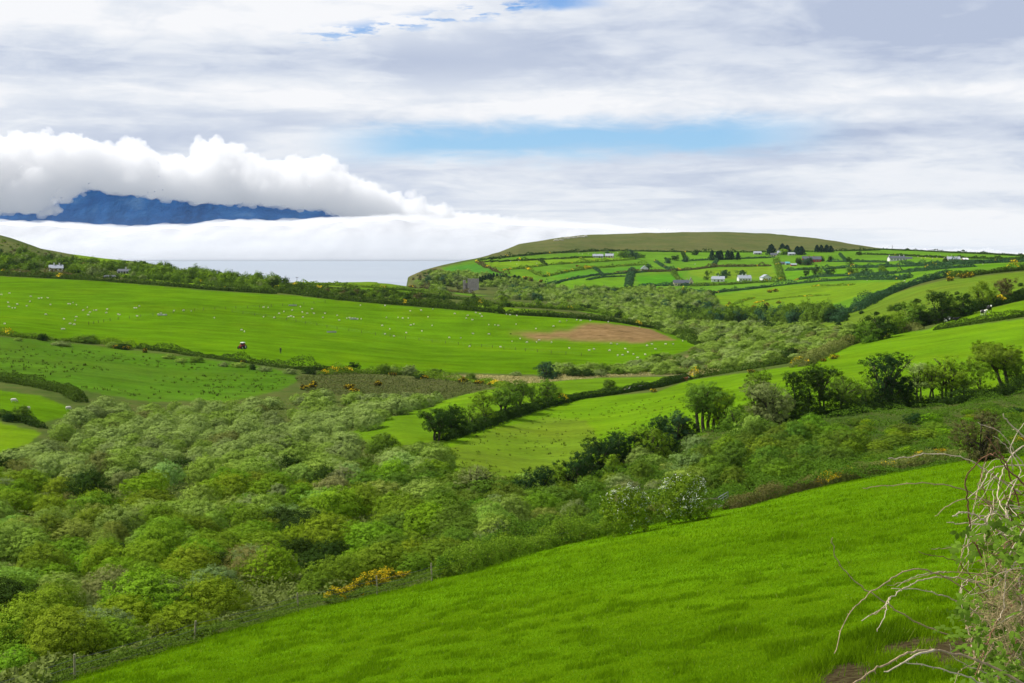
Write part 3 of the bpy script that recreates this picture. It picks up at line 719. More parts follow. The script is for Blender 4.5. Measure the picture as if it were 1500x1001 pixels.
def bush_mesh(name, seed, n, size, W=5.0, H=3.6, k=9, flower=None, ffrac=.0, asp=.6, loose=.9, fsize=None):
    rng = rs(seed); L = bush_lobes(rng, W, H, k)
    V, Q, v, P, D = foliage(rng, L, n, size, asp, loose, zmin=0.0)
    mats = [M_LEAF]; mi = np.zeros(len(Q), int)
    if flower is not None:
        mats.append(flower); f = int(n*ffrac)
        # flowers gather in patches on the upper, outer side
        pat = fbm(P[:, 0]*1.1+7, P[:, 1]*1.1+P[:, 2]*1.3, 3, seed); sc = pat+.2*D[:, 2]+.3*rng.rand(n)
        sel = np.argsort(-sc)[:f]; Pf = P[sel]+D[sel]*.06
        V2, Q2 = quads_from(Pf, unit(D[sel]+rng.randn(f, 3)*.6), (fsize or size)*(.6+.6*rng.rand(f)), .9, rng)
        Q = np.concatenate([Q, Q2+len(V)]); V = np.concatenate([V, V2]); v = np.concatenate([v, np.repeat(rng.rand(f), 4)])
        mi = np.concatenate([mi, np.ones(f, int)])
    return np_mesh(name, V, Q, mats=mats, attrs={'v': v}, midx=mi)

BUSH_N = [bush_mesh('willow_near', 10+i, 32000, .105, 5.2, 3.7, 14+i, asp=.5) for i in range(5)]
BUSH_M = [bush_mesh('willow_mid', 30+i, 15000, .145, 5.2, 3.6, 13+i, asp=.5) for i in range(5)]
BUSH_F = [bush_mesh('willow_far', 50+i, 5000, .25, 5.2, 3.4, 11+i, asp=.55) for i in range(5)]
BUSH_X = [bush_mesh('willow_farthest', 70+i, 1100, .52, 5.4, 3.4, 8) for i in range(4)]
TWIG_N = [bush_mesh('thicket_near', 90+i, 14000, .11, 4.6, 3.0, 14, asp=.26, loose=1.3) for i in range(2)]
GORSE_N = [bush_mesh('gorse_near', 95+i, 6500, .09, 2.4, 1.7, 12, M_GORSE, .22, .45, 1.2, fsize=.085) for i in range(2)]
GORSE_F = [bush_mesh('gorse_far', 100+i, 700, .27, 2.6, 1.6, 10, M_GORSE, .27, .8, 1.2, fsize=.24) for i in range(3)]
MAY_N = [bush_mesh('hawthorn_near', 110+i, 13000, .13, 5.0, 4.3, 18, M_MAY, .085, .7, 1.1, fsize=.10) for i in range(2)]
def bush_set(d): return BUSH_N if d < 135 else BUSH_M if d < 300 else BUSH_F if d < 620 else BUSH_X

def jig(c, rng, a=.12): return (*[max(0, x*(1+a*(rng.rand()*2-1))) for x in c], 1)
def put(name, mesh, p, s, rz, color, label, cat, group=None, sink=.15):
    o = np_obj(name, mesh); o.location = (p[0], p[1], p[2]-sink); o.rotation_euler = (0, 0, rz)
    o.scale = s if hasattr(s, '__len__') else (s, s, s); o.color = color
    return tag(o, label, cat, group)
def where(p, h=0.0):
    """percentages across and down the picture of the point h metres above p"""
    X, Y = pix((p[0], p[1], p[2]+h)); return X/15.0, Y/10.01

# ---- the willow carr of the valley
def scatter(poly_names_or_pts, spacing, rng, jitter=.75, dmin=0):
    gp = ground_poly(poly_names_or_pts); xs = np.array([q[0] for q in gp]); ls = np.array([q[1] for q in gp])
    d0, d1 = math.exp(ls.min()), math.exp(ls.max()); out = []
    y = d0
    while y < d1:
        x0, x1 = (xs.min()-750)/F*y, (xs.max()-750)/F*y
        xx = np.arange(x0, x1, spacing); xx = xx+(rng.rand(len(xx))-.5)*spacing*jitter*1.4; yy = y+(rng.rand(len(xx))-.5)*spacing*jitter*1.4
        yy = np.maximum(yy, 5); ok = inpoly(750+F*xx/yy, np.log(yy), gp)
        out += list(zip(xx[ok], yy[ok])); y += spacing*.9
    a = np.array(out).reshape(-1, 2); z = ground(a[:, 0], a[:, 1]) if len(a) else np.zeros(0)
    return np.concatenate([a, z[:, None]], 1)
CARR = [(-90,1080),(-90,700),(40,672),(95,632),(150,606),(250,606),(340,602),(420,592),(470,588),(560,590),(640,592),(596,606),(505,645),(560,663),(640,664),(652,705),(700,728),(790,724),(850,775),(750,806),(600,850),(435,890),(300,928),(180,968),(80,992),(40,1080)]
rng = rs(5)
pts = scatter(CARR, 4.4, rng)
# openings in the carr: wet meadow and low growth
def opening(p):
    X, Y = pix(p)
    return (abs(X-190) < 130 and 716 < Y < 752 and rng.rand() < .75) or (300 < X < 520 and 596 < Y < 622 and rng.rand() < .7) or \
           (60 < X < 140 and 640 < Y < 690 and rng.rand() < .6) or (350 < X < 430 and 868 < Y < 905) or (380 < X < 560 and 655 < Y < 672 and rng.rand() < .3)
pts = np.array([p for p in pts if not opening(p) and rng.rand() > .05])
pts = pts[np.argsort(pts[:, 1])]
def carr_colour(p, rng):
    X, Y = pix(p); g = fbm(p[0]/16+50, p[1]/16, 3, 61); q = rng.rand()
    far = np.clip((p[1]-120)/120, 0, 1)
    if Y > 640 and X > 520 and q < .55: return 'mid', 'mid green'
    if q < .05: return 'twig', 'bare greyish brown'
    if q < .16: return 'grey', 'grey green'
    if q < .21 and far < .8: return 'dark', 'dark green'
    if far > .5: return ('pale', 'pale green') if g > .5 or q < .45 else ('willow', 'light green')
    if g > .53: return 'yellow', 'yellow green'
    if g > .44: return 'green', 'fresh green'
    return ('olive', 'olive green') if q < .5 else ('willow', 'light green')
N_THING = 285
SHAPES = ['rounded', 'domed', 'broad', 'bushy', 'billowing']
stuffpts = []
for i, p in enumerate(pts):
    ck, cn = carr_colour(p, rng); w = (.50+.70*rng.rand()); hgt = (.64+.36*rng.rand())*(.35+.65*w)
    # keep the growth low against the field edge so the grass line stays clear
    ed = p[1]-edge_d(750+F*p[0]/p[1])
    if ed < 2.6: continue
    if ed < 14: k = .55+.03*ed; w *= k; hgt *= k
    if i < N_THING:
        meshes = TWIG_N if ck == 'twig' else bush_set(p[1])
        a, b = where(p, 1.5*hgt)
        out_ = not (-2 < a < 102 and b < 103)
        if out_: continue
        ms = meshes[i % len(meshes)]
        put('willow_bush', ms, p, (w, w, hgt), rng.rand()*6.28, jig(C[ck], rng),
            '%s %s bush in valley scrub, %.1f%% across and %.1f%% down' % (cn, SHAPES[i % 5], a, b), 'bush', 'willow bushes of the valley scrub', .2)
    else: stuffpts.append((p[0], p[1], p[2]-.2, w, hgt, ck))

def instanced_stuff(name, protos, P, S, idx, rot, label):
    """ONE object: geometry nodes place leafy clumps on the points"""
    holder = bpy.data.collections.new(name+'_kinds')
    for k, (me, colr) in enumerate(protos):
        o = bpy.data.objects.new('%s_kind_%03d' % (name, k), me); o.color = colr; holder.objects.link(o)
    me = bpy.data.meshes.new(name); me.vertices.add(len(P)); me.vertices.foreach_set('co', np.asarray(P, np.float32).ravel())
    a = me.attributes.new('sc', 'FLOAT_VECTOR', 'POINT'); a.data.foreach_set('vector', np.asarray(S, np.float32).ravel())
    a = me.attributes.new('pick', 'INT', 'POINT'); a.data.foreach_set('value', np.asarray(idx, np.int32))
    a = me.attributes.new('rot', 'FLOAT_VECTOR', 'POINT'); R = np.zeros((len(P), 3), np.float32); R[:, 2] = rot; a.data.foreach_set('vector', R.ravel())
    ng = bpy.data.node_groups.new(name, 'GeometryNodeTree')
    ng.interface.new_socket('Geometry', in_out='INPUT', socket_type='NodeSocketGeometry'); ng.interface.new_socket('Geometry', in_out='OUTPUT', socket_type='NodeSocketGeometry')
    gi, go = ng.nodes.new('NodeGroupInput'), ng.nodes.new('NodeGroupOutput')
    ci = ng.nodes.new('GeometryNodeCollectionInfo'); ci.inputs['Collection'].default_value = holder; ci.inputs['Separate Children'].default_value = True; ci.inputs['Reset Children'].default_value = True
    ip = ng.nodes.new('GeometryNodeInstanceOnPoints'); ip.inputs['Pick Instance'].default_value = True
    def nat(nm, typ):
        x = ng.nodes.new('GeometryNodeInputNamedAttribute'); x.data_type = typ; x.inputs[0].default_value = nm; return x.outputs[0]
    L = ng.links
    L.new(gi.outputs[0], ip.inputs['Points']); L.new(ci.outputs[0], ip.inputs['Instance'])
    L.new(nat('pick', 'INT'), ip.inputs['Instance Index']); L.new(nat('sc', 'FLOAT_VECTOR'), ip.inputs['Scale']); L.new(nat('rot', 'FLOAT_VECTOR'), ip.inputs['Rotation'])
    L.new(ip.outputs[0], go.inputs[0])
    o = np_obj(name, me); md = o.modifiers.new('clumps', 'NODES'); md.node_group = ng
    return tag(o, label, kind='stuff')
LEAF_FIX, TINTED = {}, {}
def tinted(me, ck):
    if (me.name, ck) not in TINTED:
        if ck not in LEAF_FIX: LEAF_FIX[ck] = leaf_material(C[ck])
        c = me.copy(); c.materials.clear(); c.materials.append(LEAF_FIX[ck]); TINTED[(me.name, ck)] = c
    return TINTED[(me.name, ck)]
def scrub_stuff(name, pts6, label):
    """pts6: (x, y, z, width factor, height factor, colour key)"""
    keys = sorted(set(q[5] for q in pts6)); protos, off = [], {}
    for k in keys:
        for tier, ms in (('M', BUSH_M[:3]), ('F', BUSH_F[:3]), ('X', BUSH_X[:3])):
            off[(k, tier)] = len(protos); protos += [(tinted(m, k), (*C[k], 1)) for m in ms]
    P, S, I, R = [], [], [], []
    for i, q in enumerate(pts6):
        tier = 'M' if q[1] < 300 else 'F' if q[1] < 620 else 'X'
        P.append(q[:3]); S.append((q[3], q[3], q[4])); I.append(off[(q[5], tier)]+i % 3); R.append(rng.rand()*6.28)
    return instanced_stuff(name, protos, P, S, I, R, label)
scrub_stuff('willow_scrub', stuffpts, 'dense pale green willow scrub filling the valley floor')

def clear(p):
    X, Y = pix(p)     # meadow and ground around the castle and houses stay open
    return (650 < X < 730 and 421 < Y < 447) or (655 < X < 745 and 426.5 < Y < 434) or (60 < X < 100 and 396 < Y < 401) or (150 < X < 195 and 398 < Y < 410)
def far_scrub(name, poly, sp, cols, wts, smin, smax, hk, label, dmin=0):
    q = scatter(poly, sp, rng); out = []
    q = [p for p in q if not clear(p)]
    for p in q:
        g = fbm(p[0]/30, p[1]/30, 3, 71)
        ck = cols[rng.choice(len(cols), p=wts)] if g < .55 else cols[0]
        w = smin+(smax-smin)*rng.rand()**1.5; out.append((p[0], p[1], p[2]-.2, w, w*hk*(.8+.4*rng.rand()), ck))
    return scrub_stuff(name, out, label)
far_scrub('valley_scrub', [(790,548),(830,538),(900,541),(960,530),(1012,518),(1026,508),(1000,497),(930,472),(860,452),(800,446),(880,438),(960,440),(1000,462),(1060,474),(1190,480),(1250,486),(1240,500),(1180,528),(1060,540),(1000,548),(880,551)],
          5.0, ['willow', 'pale', 'grey', 'mid', 'twig', 'dark'], [.34, .24, .16, .13, .08, .05], .5, 1.25, .72, 'pale willow scrub of the lower valley behind the green tongue of pasture')
far_scrub('wooded_dell', [(612,418),(640,402),(680,400),(760,412),(800,420),(880,425),(960,424),(1040,432),(1055,450),(1000,456),(900,447),(800,442),(700,436),(640,428)],
          8.5, ['willow', 'mid', 'pale', 'grey', 'blue', 'dark'], [.3, .22, .16, .12, .12, .08], .9, 1.6, .9, 'dark and light scrub filling the dell around the ruined castle')
far_scrub('hill_scrub', [(-60,398),(0,396),(60,399),(140,404),(240,413),(320,418),(400,424),(420,416),(360,412),(280,404),(220,396),(150,391),(100,382),(40,376),(-60,374)],
          8.5, ['mid', 'green', 'dark', 'olive', 'grey'], [.28, .24, .2, .14, .14], .75, 1.7, 1.0, 'scrub and small trees on the lower slope of the left hill')
far_scrub('strip_scrub', [(405,430),(500,436),(600,445),(720,450),(760,452),(700,440),(640,436),(560,430),(480,426),(420,421)],
          8.0, ['hedge', 'mid', 'dark', 'olive', 'brown'], [.3, .25, .15, .2, .1], .35, 1.0, .9, 'low scrub along the strips of land towards the shore')
far_scrub('cliff_scrub', [(600,411),(612,404),(640,396),(660,402),(640,405),(620,412)], 8, ['mid', 'blue', 'brown'], [.4, .3, .3], .4, .9, .8, 'scrub on the green cliff slope above the cove')
# low heather-like growth breaking the smooth hill line
far_scrub('hill_gorse_cover', [(-60,350),(0,350),(60,366),(110,380),(150,388),(110,392),(0,372),(-60,372)], 7, ['brown', 'olive', 'mid'], [.4, .35, .25], .2, .55, .7, 'low heath on the brown hillside at the left')
gp = None

# ---- gully between the two pastures (things of their own where they stand out)
def lowveg(name, poly, n, size, hmax, colr, label, dens_noise=3.0, seed=0, low=.15):
    """bramble, fern and grass ground cover: leaves on a billowing surface hugging the ground"""
    r = rs(seed); gp = ground_poly(poly); xs = [q[0] for q in gp]; ls = [q[1] for q in gp]
    X = min(xs)+(max(xs)-min(xs))*r.rand(n*3); l = min(ls)+(max(ls)-min(ls))*r.rand(n*3)
    ok = inpoly(X, l, gp); X, l = X[ok][:n], l[ok][:n]; d = np.exp(l); x = (X-750)/F*d
    hum = fbm(x/dens_noise, d/dens_noise, 4, seed+3); hum2 = fbm(x/.9, d/.9, 3, seed+9)
    h = hmax*np.clip((hum-.33)*2.2, 0, 1)*(.75+.5*hum2)+low
    z = gz_at(X, d)+h*(1-.35*r.rand(len(X))**2)
    P = np.stack([x, d, z], 1)
    Nn = unit(np.array([0, -.35, 1.0])+r.randn(len(X), 3)*.75)
    V, Q = quads_from(P, Nn, size*(.5+r.rand(len(X))), .6, r)
    v = np.clip(.2+.35*hum+.35*r.rand(len(X)), 0, 1)
    o = np_obj(name, np_mesh(name, V, Q, mats=[M_LEAF], attrs={'v': np.repeat(v, 4)})); o.color = (*colr, 1)
    return tag(o, label, kind='stuff')
lowveg('undergrowth', [(640,850),(750,815),(900,783),(1060,748),(1200,715),(1400,678),(1600,660),(1600,575),(1500,580),(1400,597),(1300,605),(1200,618),(1100,633),(1040,642),(985,660),(900,690),(850,716),(790,735),(700,745),(640,800)],
       260000, .17, 2.0, (.085, .165, .015), 'bramble, fern and coarse growth covering the slope under the tree row', 4.2, 5)
lowveg('rough_grass', [(-100,1040),(80,1006),(300,940),(435,900),(600,862),(640,850),(640,820),(560,840),(400,880),(250,925),(60,965),(-100,985)],
       110000, .09, .6, (.10, .16, .02), 'tangled dry grass under the bushes along the wire fence', 1.5, 8)
lowveg('carr_floor', CARR, 120000, .26, .9, (.15, .19, .045), 'rushes, sedge and coarse grass between the willow bushes', 3, 12, .25)
lowveg('marsh_growth', [(430,553),(520,548),(600,555),(755,559),(700,573),(640,590),(560,586),(450,576)], 16000, .42, .6, (.115, .14, .04), 'brown bracken and rushes above the scrub', 4, 9, .1)
lowveg('meadow_growth', [(640,551),(800,553),(940,534),(1010,522),(1055,545),(880,554),(720,567)], 9000, .45, .35, (.40, .35, .15), 'dry pale grass strip beyond the tongue field', 5, 10, .1)
def rush_tufts(name, poly, n, size, h, colr, label, seed, thr=.5, sc=.05):
    """scattered rush tussocks: little fans of upright blades"""
    r = rs(seed); gp = ground_poly(poly); xs = [q[0] for q in gp]; ls = [q[1] for q in gp]
    X = min(xs)+(max(xs)-min(xs))*r.rand(n*4); l = min(ls)+(max(ls)-min(ls))*r.rand(n*4); ok = inpoly(X, l, gp)
    d = np.exp(l); x = (X-750)/F*d; ok &= fbm(x*sc, d*sc, 3, seed) > thr-.12*r.rand(len(X)); X, d, x = X[ok][:n], d[ok][:n], x[ok][:n]
    B = 7; m = len(X); bx = np.repeat(x, B)+size*.5*r.randn(m*B); by = np.repeat(d, B)+size*.5*r.randn(m*B); bz = np.repeat(gz_at(X, d), B)-.03
    hs = np.repeat(h*(.5+r.rand(m)), B)*(.6+.5*r.rand(m*B)); a = r.rand(m*B)*6.28; w = size*.16
    base = np.stack([bx, by, bz], 1); sd = np.stack([np.cos(a), np.sin(a), 0*a], 1)*w; tip = base+np.stack([np.cos(a+1.5)*hs*.35, np.sin(a+1.5)*hs*.35, hs], 1)
    V = np.stack([base-sd, base+sd, tip+sd*.4, tip-sd*.4], 1).reshape(-1, 3)
    o = np_obj(name, np_mesh(name, V, np.arange(len(V)).reshape(-1, 4), mats=[M_LEAF], attrs={'v': np.repeat(r.rand(m*B)*.6, 4)})); o.color = (*colr, 1)
    return tag(o, label, kind='stuff')
rush_tufts('rush_tussocks', [(0,500),(100,510),(200,522),(340,540),(430,552),(408,570),(330,586),(220,585),(100,565),(0,550)], 380, .45, .42, (.075, .10, .015), 'dark rush tussocks dotted over the left field', 3)
rush_tufts('slope_tussocks', [(655,690),(655,660),(720,628),(800,606),(950,585),(1050,575),(1000,620),(900,662),(830,692),(760,708),(700,714)], 420, .28, .26, (.12, .16, .02), 'small rush tufts on the middle pasture', 4, .5, .06)

# ---- hedges
def hedge(pts, h=1.8, w=2.2, colr='hedge', label='', gorse=0.0, step=7.0, rough_=.5, seed=None, cat='hedge', dens=1.0, brown=0.0, name='hedge', **kw):
    P = path(pts, step, **kw); r = rs(abs(hash(tuple(map(tuple, pts)))) % 99991 if seed is None else seed)
    dist = np.median(P[:, 1]); seg = np.linalg.norm(np.diff(P, axis=0), axis=1)
    good = seg < np.maximum(14, dist*.09)                                # a jump over hidden ground is a gap
    size = max(.12, .0009*dist)
    cum = np.concatenate([[0], np.cumsum(np.where(good, seg, 0))]); Lg = cum[-1]
    nl = int(min(60000, max(500, Lg*(h*2+w)/(size*size*.42)*dens)))
    t = r.rand(nl)*Lg; i = np.clip(np.searchsorted(cum, t)-1, 0, len(seg)-1); f = np.clip((t-cum[i])/np.maximum(seg[i], 1e-3), 0, 1)
    B = P[i]*(1-f)[:, None]+P[i+1]*f[:, None]; T = unit(P[i+1]-P[i]+1e-6); S = np.stack([T[:, 1], -T[:, 0], 0*t], 1)
    prof = (1-rough_)+rough_*1.9*fbm(t/5.5, t*0+seed_off(pts), 3, 7)
    th = math.pi*r.rand(nl); rad = (1-.3*r.rand(nl)**1.5)
    endk = np.clip(np.minimum(t, Lg-t)/max(1.5, h*1.2), .05, 1)**.5; prof = prof*endk
    rad = rad*(.70+.62*vnoise(t/.5, th*h/.5, 15)) if dist < 260 else rad*(.85+.3*vnoise(t/1.3, th*1.5, 15)); prof = prof*(1+2.2*np.clip(fbm(t/11, t*0+seed_off(pts)*2, 3, 51)-.55, 0, 1)*4*min(1, dist/700)*rough_); hh = h*prof; ww = w*.5*(.75+.5*prof)
    pos = B+S*(np.cos(th)*rad*ww)[:, None]; pos[:, 2] = ground(pos[:, 0], pos[:, 1])+np.sin(th)*rad*hh
    Nn = unit(S*np.cos(th)[:, None]+np.array([0, 0, 1.0])*np.sin(th)[:, None]+r.randn(nl, 3)*.55)
    V, Q = quads_from(pos, Nn, size*(.6+.8*r.rand(nl)), .65, r)
    v = np.clip(.2+.5*r.rand(nl)*.8+.25*(fbm(t/3, t*0+3, 2, 9)-.3), 0, 1); vv = np.repeat(v, 4); mats = [M_LEAF]; mi = np.zeros(nl, int)
    if gorse > 0:
        pat = fbm(t/7+5, t*0+1, 3, 31); sel = np.where((pat > np.quantile(pat, 1-gorse)) & (th > .5) & (th < 2.7) & (r.rand(nl) < .75))[0]
        mi[sel] = 1; mats.append(M_GORSE)
    # inner mass so that no daylight shows through
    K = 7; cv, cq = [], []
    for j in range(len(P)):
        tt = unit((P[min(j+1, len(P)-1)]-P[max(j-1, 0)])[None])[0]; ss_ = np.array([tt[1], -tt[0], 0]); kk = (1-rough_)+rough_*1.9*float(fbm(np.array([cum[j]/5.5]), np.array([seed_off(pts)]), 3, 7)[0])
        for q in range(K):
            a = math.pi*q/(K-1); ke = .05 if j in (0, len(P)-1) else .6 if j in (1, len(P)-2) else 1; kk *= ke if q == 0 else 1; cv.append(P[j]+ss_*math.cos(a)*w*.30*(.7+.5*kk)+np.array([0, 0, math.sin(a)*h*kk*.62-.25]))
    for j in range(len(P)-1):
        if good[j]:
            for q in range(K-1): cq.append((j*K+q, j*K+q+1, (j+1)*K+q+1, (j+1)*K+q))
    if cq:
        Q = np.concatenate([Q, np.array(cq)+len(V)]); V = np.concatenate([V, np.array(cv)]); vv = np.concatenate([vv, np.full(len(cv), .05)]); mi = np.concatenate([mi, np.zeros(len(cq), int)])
    o = np_obj(name, np_mesh(name, V, Q, mats=mats, attrs={'v': vv}, midx=mi)); c = C[colr]; o.color = (*c, 1)
    return tag(o, label, cat, 'hedges between the fields')
def seed_off(pts): return (pts[0][0]*.37+pts[0][1]*.11) % 50

HG = [
 # left side and the big sheep field
 ([(-60,402),(0,404),(60,407),(150,412),(230,418),(300,424),(405,431)], 2.6, 3.5, 'hedge', 'long dark hedge along the top of the big sheep field at left', .05, .5),
 ([(408,429),(450,434),(500,440),(560,445),(600,448),(660,453),(700,456),(740,460)], 3.2, 4, 'hedge', 'dark hedge along the top of the big sheep field in the middle', .04, .5),
 ([(740,461),(780,463),(830,466),(900,472),(960,482),(1000,494),(1024,506)], 2.6, 3.5, 'hedge', 'dark hedge above the patch of bare earth', .04, .6),
 ([(405,424),(440,422),(500,427),(560,431),(640,437),(700,441)], 2.2, 4, 'hedge', 'hedge of the narrow strips left of the castle', .06, .6),
 ([(700,446),(760,450),(850,455),(900,463),(925,470)], 2.2, 3, 'olive', 'hedge below the castle leading down to the willow valley', .12, .6),
 ([(430,417),(480,418),(560,423),(620,428),(660,432)], 1.8, 3, 'olive', 'gorse dotted hedge on the skyline side of the strips', .15, .6),
 ([(600,421),(640,425),(690,431)], 1.5, 4, 'brown', 'brown scrubby bank between the strips and the castle', .08, .7),
 ([(180,408),(240,410),(300,417),(360,422),(400,427)], 2.0, 3, 'mid', 'hedge along the lane above the sheep field', .03, .5),
 ([(0,400),(40,402),(110,405)], 2.0, 3, 'brown', 'brownish hedge in front of the white farmhouse', .1, .5),
 ([(-40,489),(0,491),(30,495),(60,497),(110,502),(150,504),(200,511)], 1.7, 2.6, 'olive', 'overgrown gorse bank at the left end below the sheep field', .38, .7),
 ([(200,511),(240,515),(280,521),(350,530),(400,537),(430,541),(520,544)], 1.5, 2.4, 'hedge', 'overgrown bank below the red tractor', .10, .8),
 ([(-40,556),(0,558),(50,566),(100,577),(120,590)], 1.9, 3.0, 'hedge', 'dark hedge below the rushy field at the left edge', 0, .6),
 ([(-40,606),(0,611),(30,617),(62,628)], 1.4, 2.2, 'dark', 'short dark hedge between the two small fields at the left edge', 0, .6),
 ([(470,549),(520,547),(600,549),(640,556),(700,562),(745,568)], 1.4, 2.8, 'olive', 'gorse and bramble bank beyond the tongue of pasture', .35, .8),
 # middle
 ([(645,646),(690,632),(740,613),(790,598),(850,584),(900,578),(960,568),(1010,556)], 1.7, 2.8, 'dark', 'dark hedge under the row of wind bent trees', .05, .5),
 ([(1010,556),(1050,549),(1100,541),(1150,533),(1185,526)], 1.5, 3.0, 'hedge', 'hedge with gorse running from the lying cows to the right', .18, .6),
 ([(1170,538),(1200,524),(1230,510),(1260,500),(1300,488),(1350,483)], 2.2, 4.2, 'twig', 'pale brown overgrown bank climbing to the right', .10, .5),
 ([(1368,484),(1400,479),(1440,473),(1500,464),(1560,452)], 1.9, 2.6, 'hedge', 'neat dark hedge below the standing cows', 0, .25),
 ([(1235,508),(1260,500),(1300,487),(1345,478),(1380,470),(1420,458),(1460,448),(1500,438),(1560,422)], 3.0, 5, 'dark', 'tall dark hedge behind the standing cows', .03, .6),
 ([(1050,632),(1100,626),(1160,615),(1200,611),(1260,604),(1300,599),(1400,591),(1500,573),(1560,562)], 1.6, 3.0, 'dark', 'shaded bank at the foot of the right hand tree row', 0, .6),
 # valley side on the right
 ([(1250,458),(1262,452),(1290,437),(1320,425),(1350,415),(1386,406)], 3.6, 7, 'blue', 'dark belt of bushes climbing the valley side', 0, .4),
 ([(1386,406),(1420,405),(1450,401),(1500,396),(1560,390)], 2.6, 4, 'hedge', 'gorse topped hedge on the right hand skyline slope', .35, .5),
 ([(1155,462),(1200,458),(1240,460)], 2.2, 5, 'blue', 'short bushy hedge at the foot of the bowl shaped field', 0, .6),
 # headland
 ([(700,382),(745,377),(800,372),(880,368),(950,369),(1000,370),(1100,370),(1190,369),(1290,367)], 2.2, 4, 'dark', 'hedge bank dividing brown moor from the green fields', .04, .7),
 ([(700,385),(790,381),(850,378),(885,377)], 1.8, 3, 'dark', 'uppermost thin hedge on the left flank of the headland', .02, .6),
 ([(698,384),(712,392),(730,400),(745,402)], 2.2, 5, 'brown', 'gorse hedge slanting down above the castle', .2, .7),
 ([(735,396),(760,394),(800,389),(860,385),(930,381)], 2.0, 4, 'olive', 'second long hedge across the headland fields', .15, .7),
 ([(772,394),(785,402),(797,406),(830,399),(860,394),(900,391),(950,388)], 2.4, 5, 'olive', 'brownish gorse hedge above the curved field', .3, .7),
 ([(795,421),(830,411),(870,404),(920,401),(960,398),(1000,396)], 2.0, 4, 'blue', 'blue green hedge crossing the middle of the headland', .02, .6),
 ([(860,411),(880,407),(925,405)], 1.8, 3, 'blue', 'short hedge left of the vertical clump of bushes', 0, .6),
 ([(900,402),(940,399),(985,398),(1020,395),(1050,391),(1090,391),(1130,390)], 3.0, 6, 'brown', 'broad brown hedge behind the white cottage', .05, .6),
 ([(926,396),(924,404),(922,412),(920,421)], 4.0, 8, 'blue', 'upright clump of bushes between two headland fields', 0, .5),
 ([(935,421),(960,419),(1000,419),(1040,419)], 3.0, 6, 'blue', 'bushy hedge in front of the long cream farmhouse', 0, .6),
 ([(1010,420),(1060,418),(1100,415),(1140,413)], 3.4, 6, 'mid', 'bushes in front of the three white bungalows', .03, .6),
 ([(1000,427),(1040,431),(1060,428),(1100,424),(1150,418),(1200,413),(1260,410),(1330,409)], 2.6, 5, 'blue', 'long bushy hedge below the white bungalows', .05, .6),
 ([(1000,383),(1050,381),(1100,379),(1135,378)], 2.2, 4, 'blue', 'hedge left of the hilltop farm', .02, .6),
 ([(1137,383),(1140,392),(1143,402),(1145,412)], 4.0, 7, 'mid', 'bushy hedge running straight down the slope', .04, .5),
 ([(1150,397),(1200,395),(1245,393),(1290,392),(1340,390),(1400,388),(1450,386),(1500,383),(1560,380)], 3.2, 6, 'blue', 'long dark hedge below the white villas', .02, .6),
 ([(1165,411),(1200,406),(1230,405),(1290,403),(1340,398),(1385,394),(1430,391)], 2.8, 6, 'blue', 'uneven hedge with trees above the bowl shaped field', .05, .7),
 ([(1285,366),(1340,368),(1400,371),(1450,373),(1500,376),(1560,377)], 2.0, 4, 'dark', 'hedge line on the right hand skyline', 0, .6),
 ([(1260,373),(1300,374),(1340,376),(1380,378),(1430,379),(1500,381)], 2.0, 4, 'dark', 'hedge above the white villas', .02, .6),
 ([(1210,384),(1250,384),(1300,385)], 2.4, 5, 'blue', 'hedge left of the long white villa', 0, .6),
 ([(1390,385),(1430,386),(1470,385),(1500,384)], 3.0, 6, 'blue', 'hedge right of the pale villa', 0, .6),
 ([(1105,445),(1125,440),(1160,436),(1215,433)], .9, 3, 'olive', 'low gorse line curving over the bowl shaped field', .4, .8),
 ([(790,382),(796,386),(800,390)], 2.2, 4, 'dark', 'short hedge between the two upper strips left of the hilltop', 0, .5),
 ([(850,379),(856,382),(862,386)], 2.2, 4, 'olive', 'short upright hedge left of the grey hill farm', .1, .5),
 ([(870,393),(878,399),(885,406)], 2.2, 4, 'blue', 'slanting hedge left of the white cottage', 0, .6),
 ([(1000,371),(1003,378),(1005,384)], 2.6, 5, 'dark', 'short hedge running down from the moor edge', 0, .5),
 ([(960,384),(972,391),(985,398)], 2.6, 5, 'blue', 'slanting hedge between bushes right of the white cottage', .1, .6),
 ([(985,399),(992,408),(1000,417)], 2.6, 5, 'mid', 'hedge leading down to the long cream farmhouse', 0, .6),
 ([(1050,382),(1047,387),(1045,391)], 2.4, 4, 'blue', 'short hedge below the left group of conifers', 0, .5),
 ([(1230,373),(1236,379),(1240,384)], 2.4, 4, 'blue', 'short hedge right of the big red farmhouse', 0, .5),
 ([(1300,387),(1298,390),(1296,393)], 2.4, 4, 'blue', 'short hedge in the field below the long white villa', 0, .5),
 ([(1380,379),(1384,383),(1386,386)], 2.4, 4, 'dark', 'short hedge just left of the pale villa', 0, .5),
 ([(1290,393),(1293,398),(1295,402)], 2.6, 5, 'mid', 'hedge dividing the two long fields above the bowl shaped one', 0, .5),
 ([(1200,399),(1203,402),(1206,405)], 2.6, 5, 'mid', 'short hedge above the left end of the bowl shaped field', 0, .5),
 ([(1065,450),(1085,443),(1105,437)], .9, 3, 'olive', 'short gorse line at the left of the bowl shaped field', .5, .8),
 ([(1190,420),(1220,419),(1250,418)], 1.0, 3, 'olive', 'few low bushes in the upper bowl shaped field', .3, .8),
]
for i, (pp, h, w, c, lab, go, ro) in enumerate(HG):
    far = i >= 23
    hedge(pp, h*(.8 if far else 1), w*(.75 if far else 1), c, lab, gorse=go*(.5 if far else .3), rough_=ro)
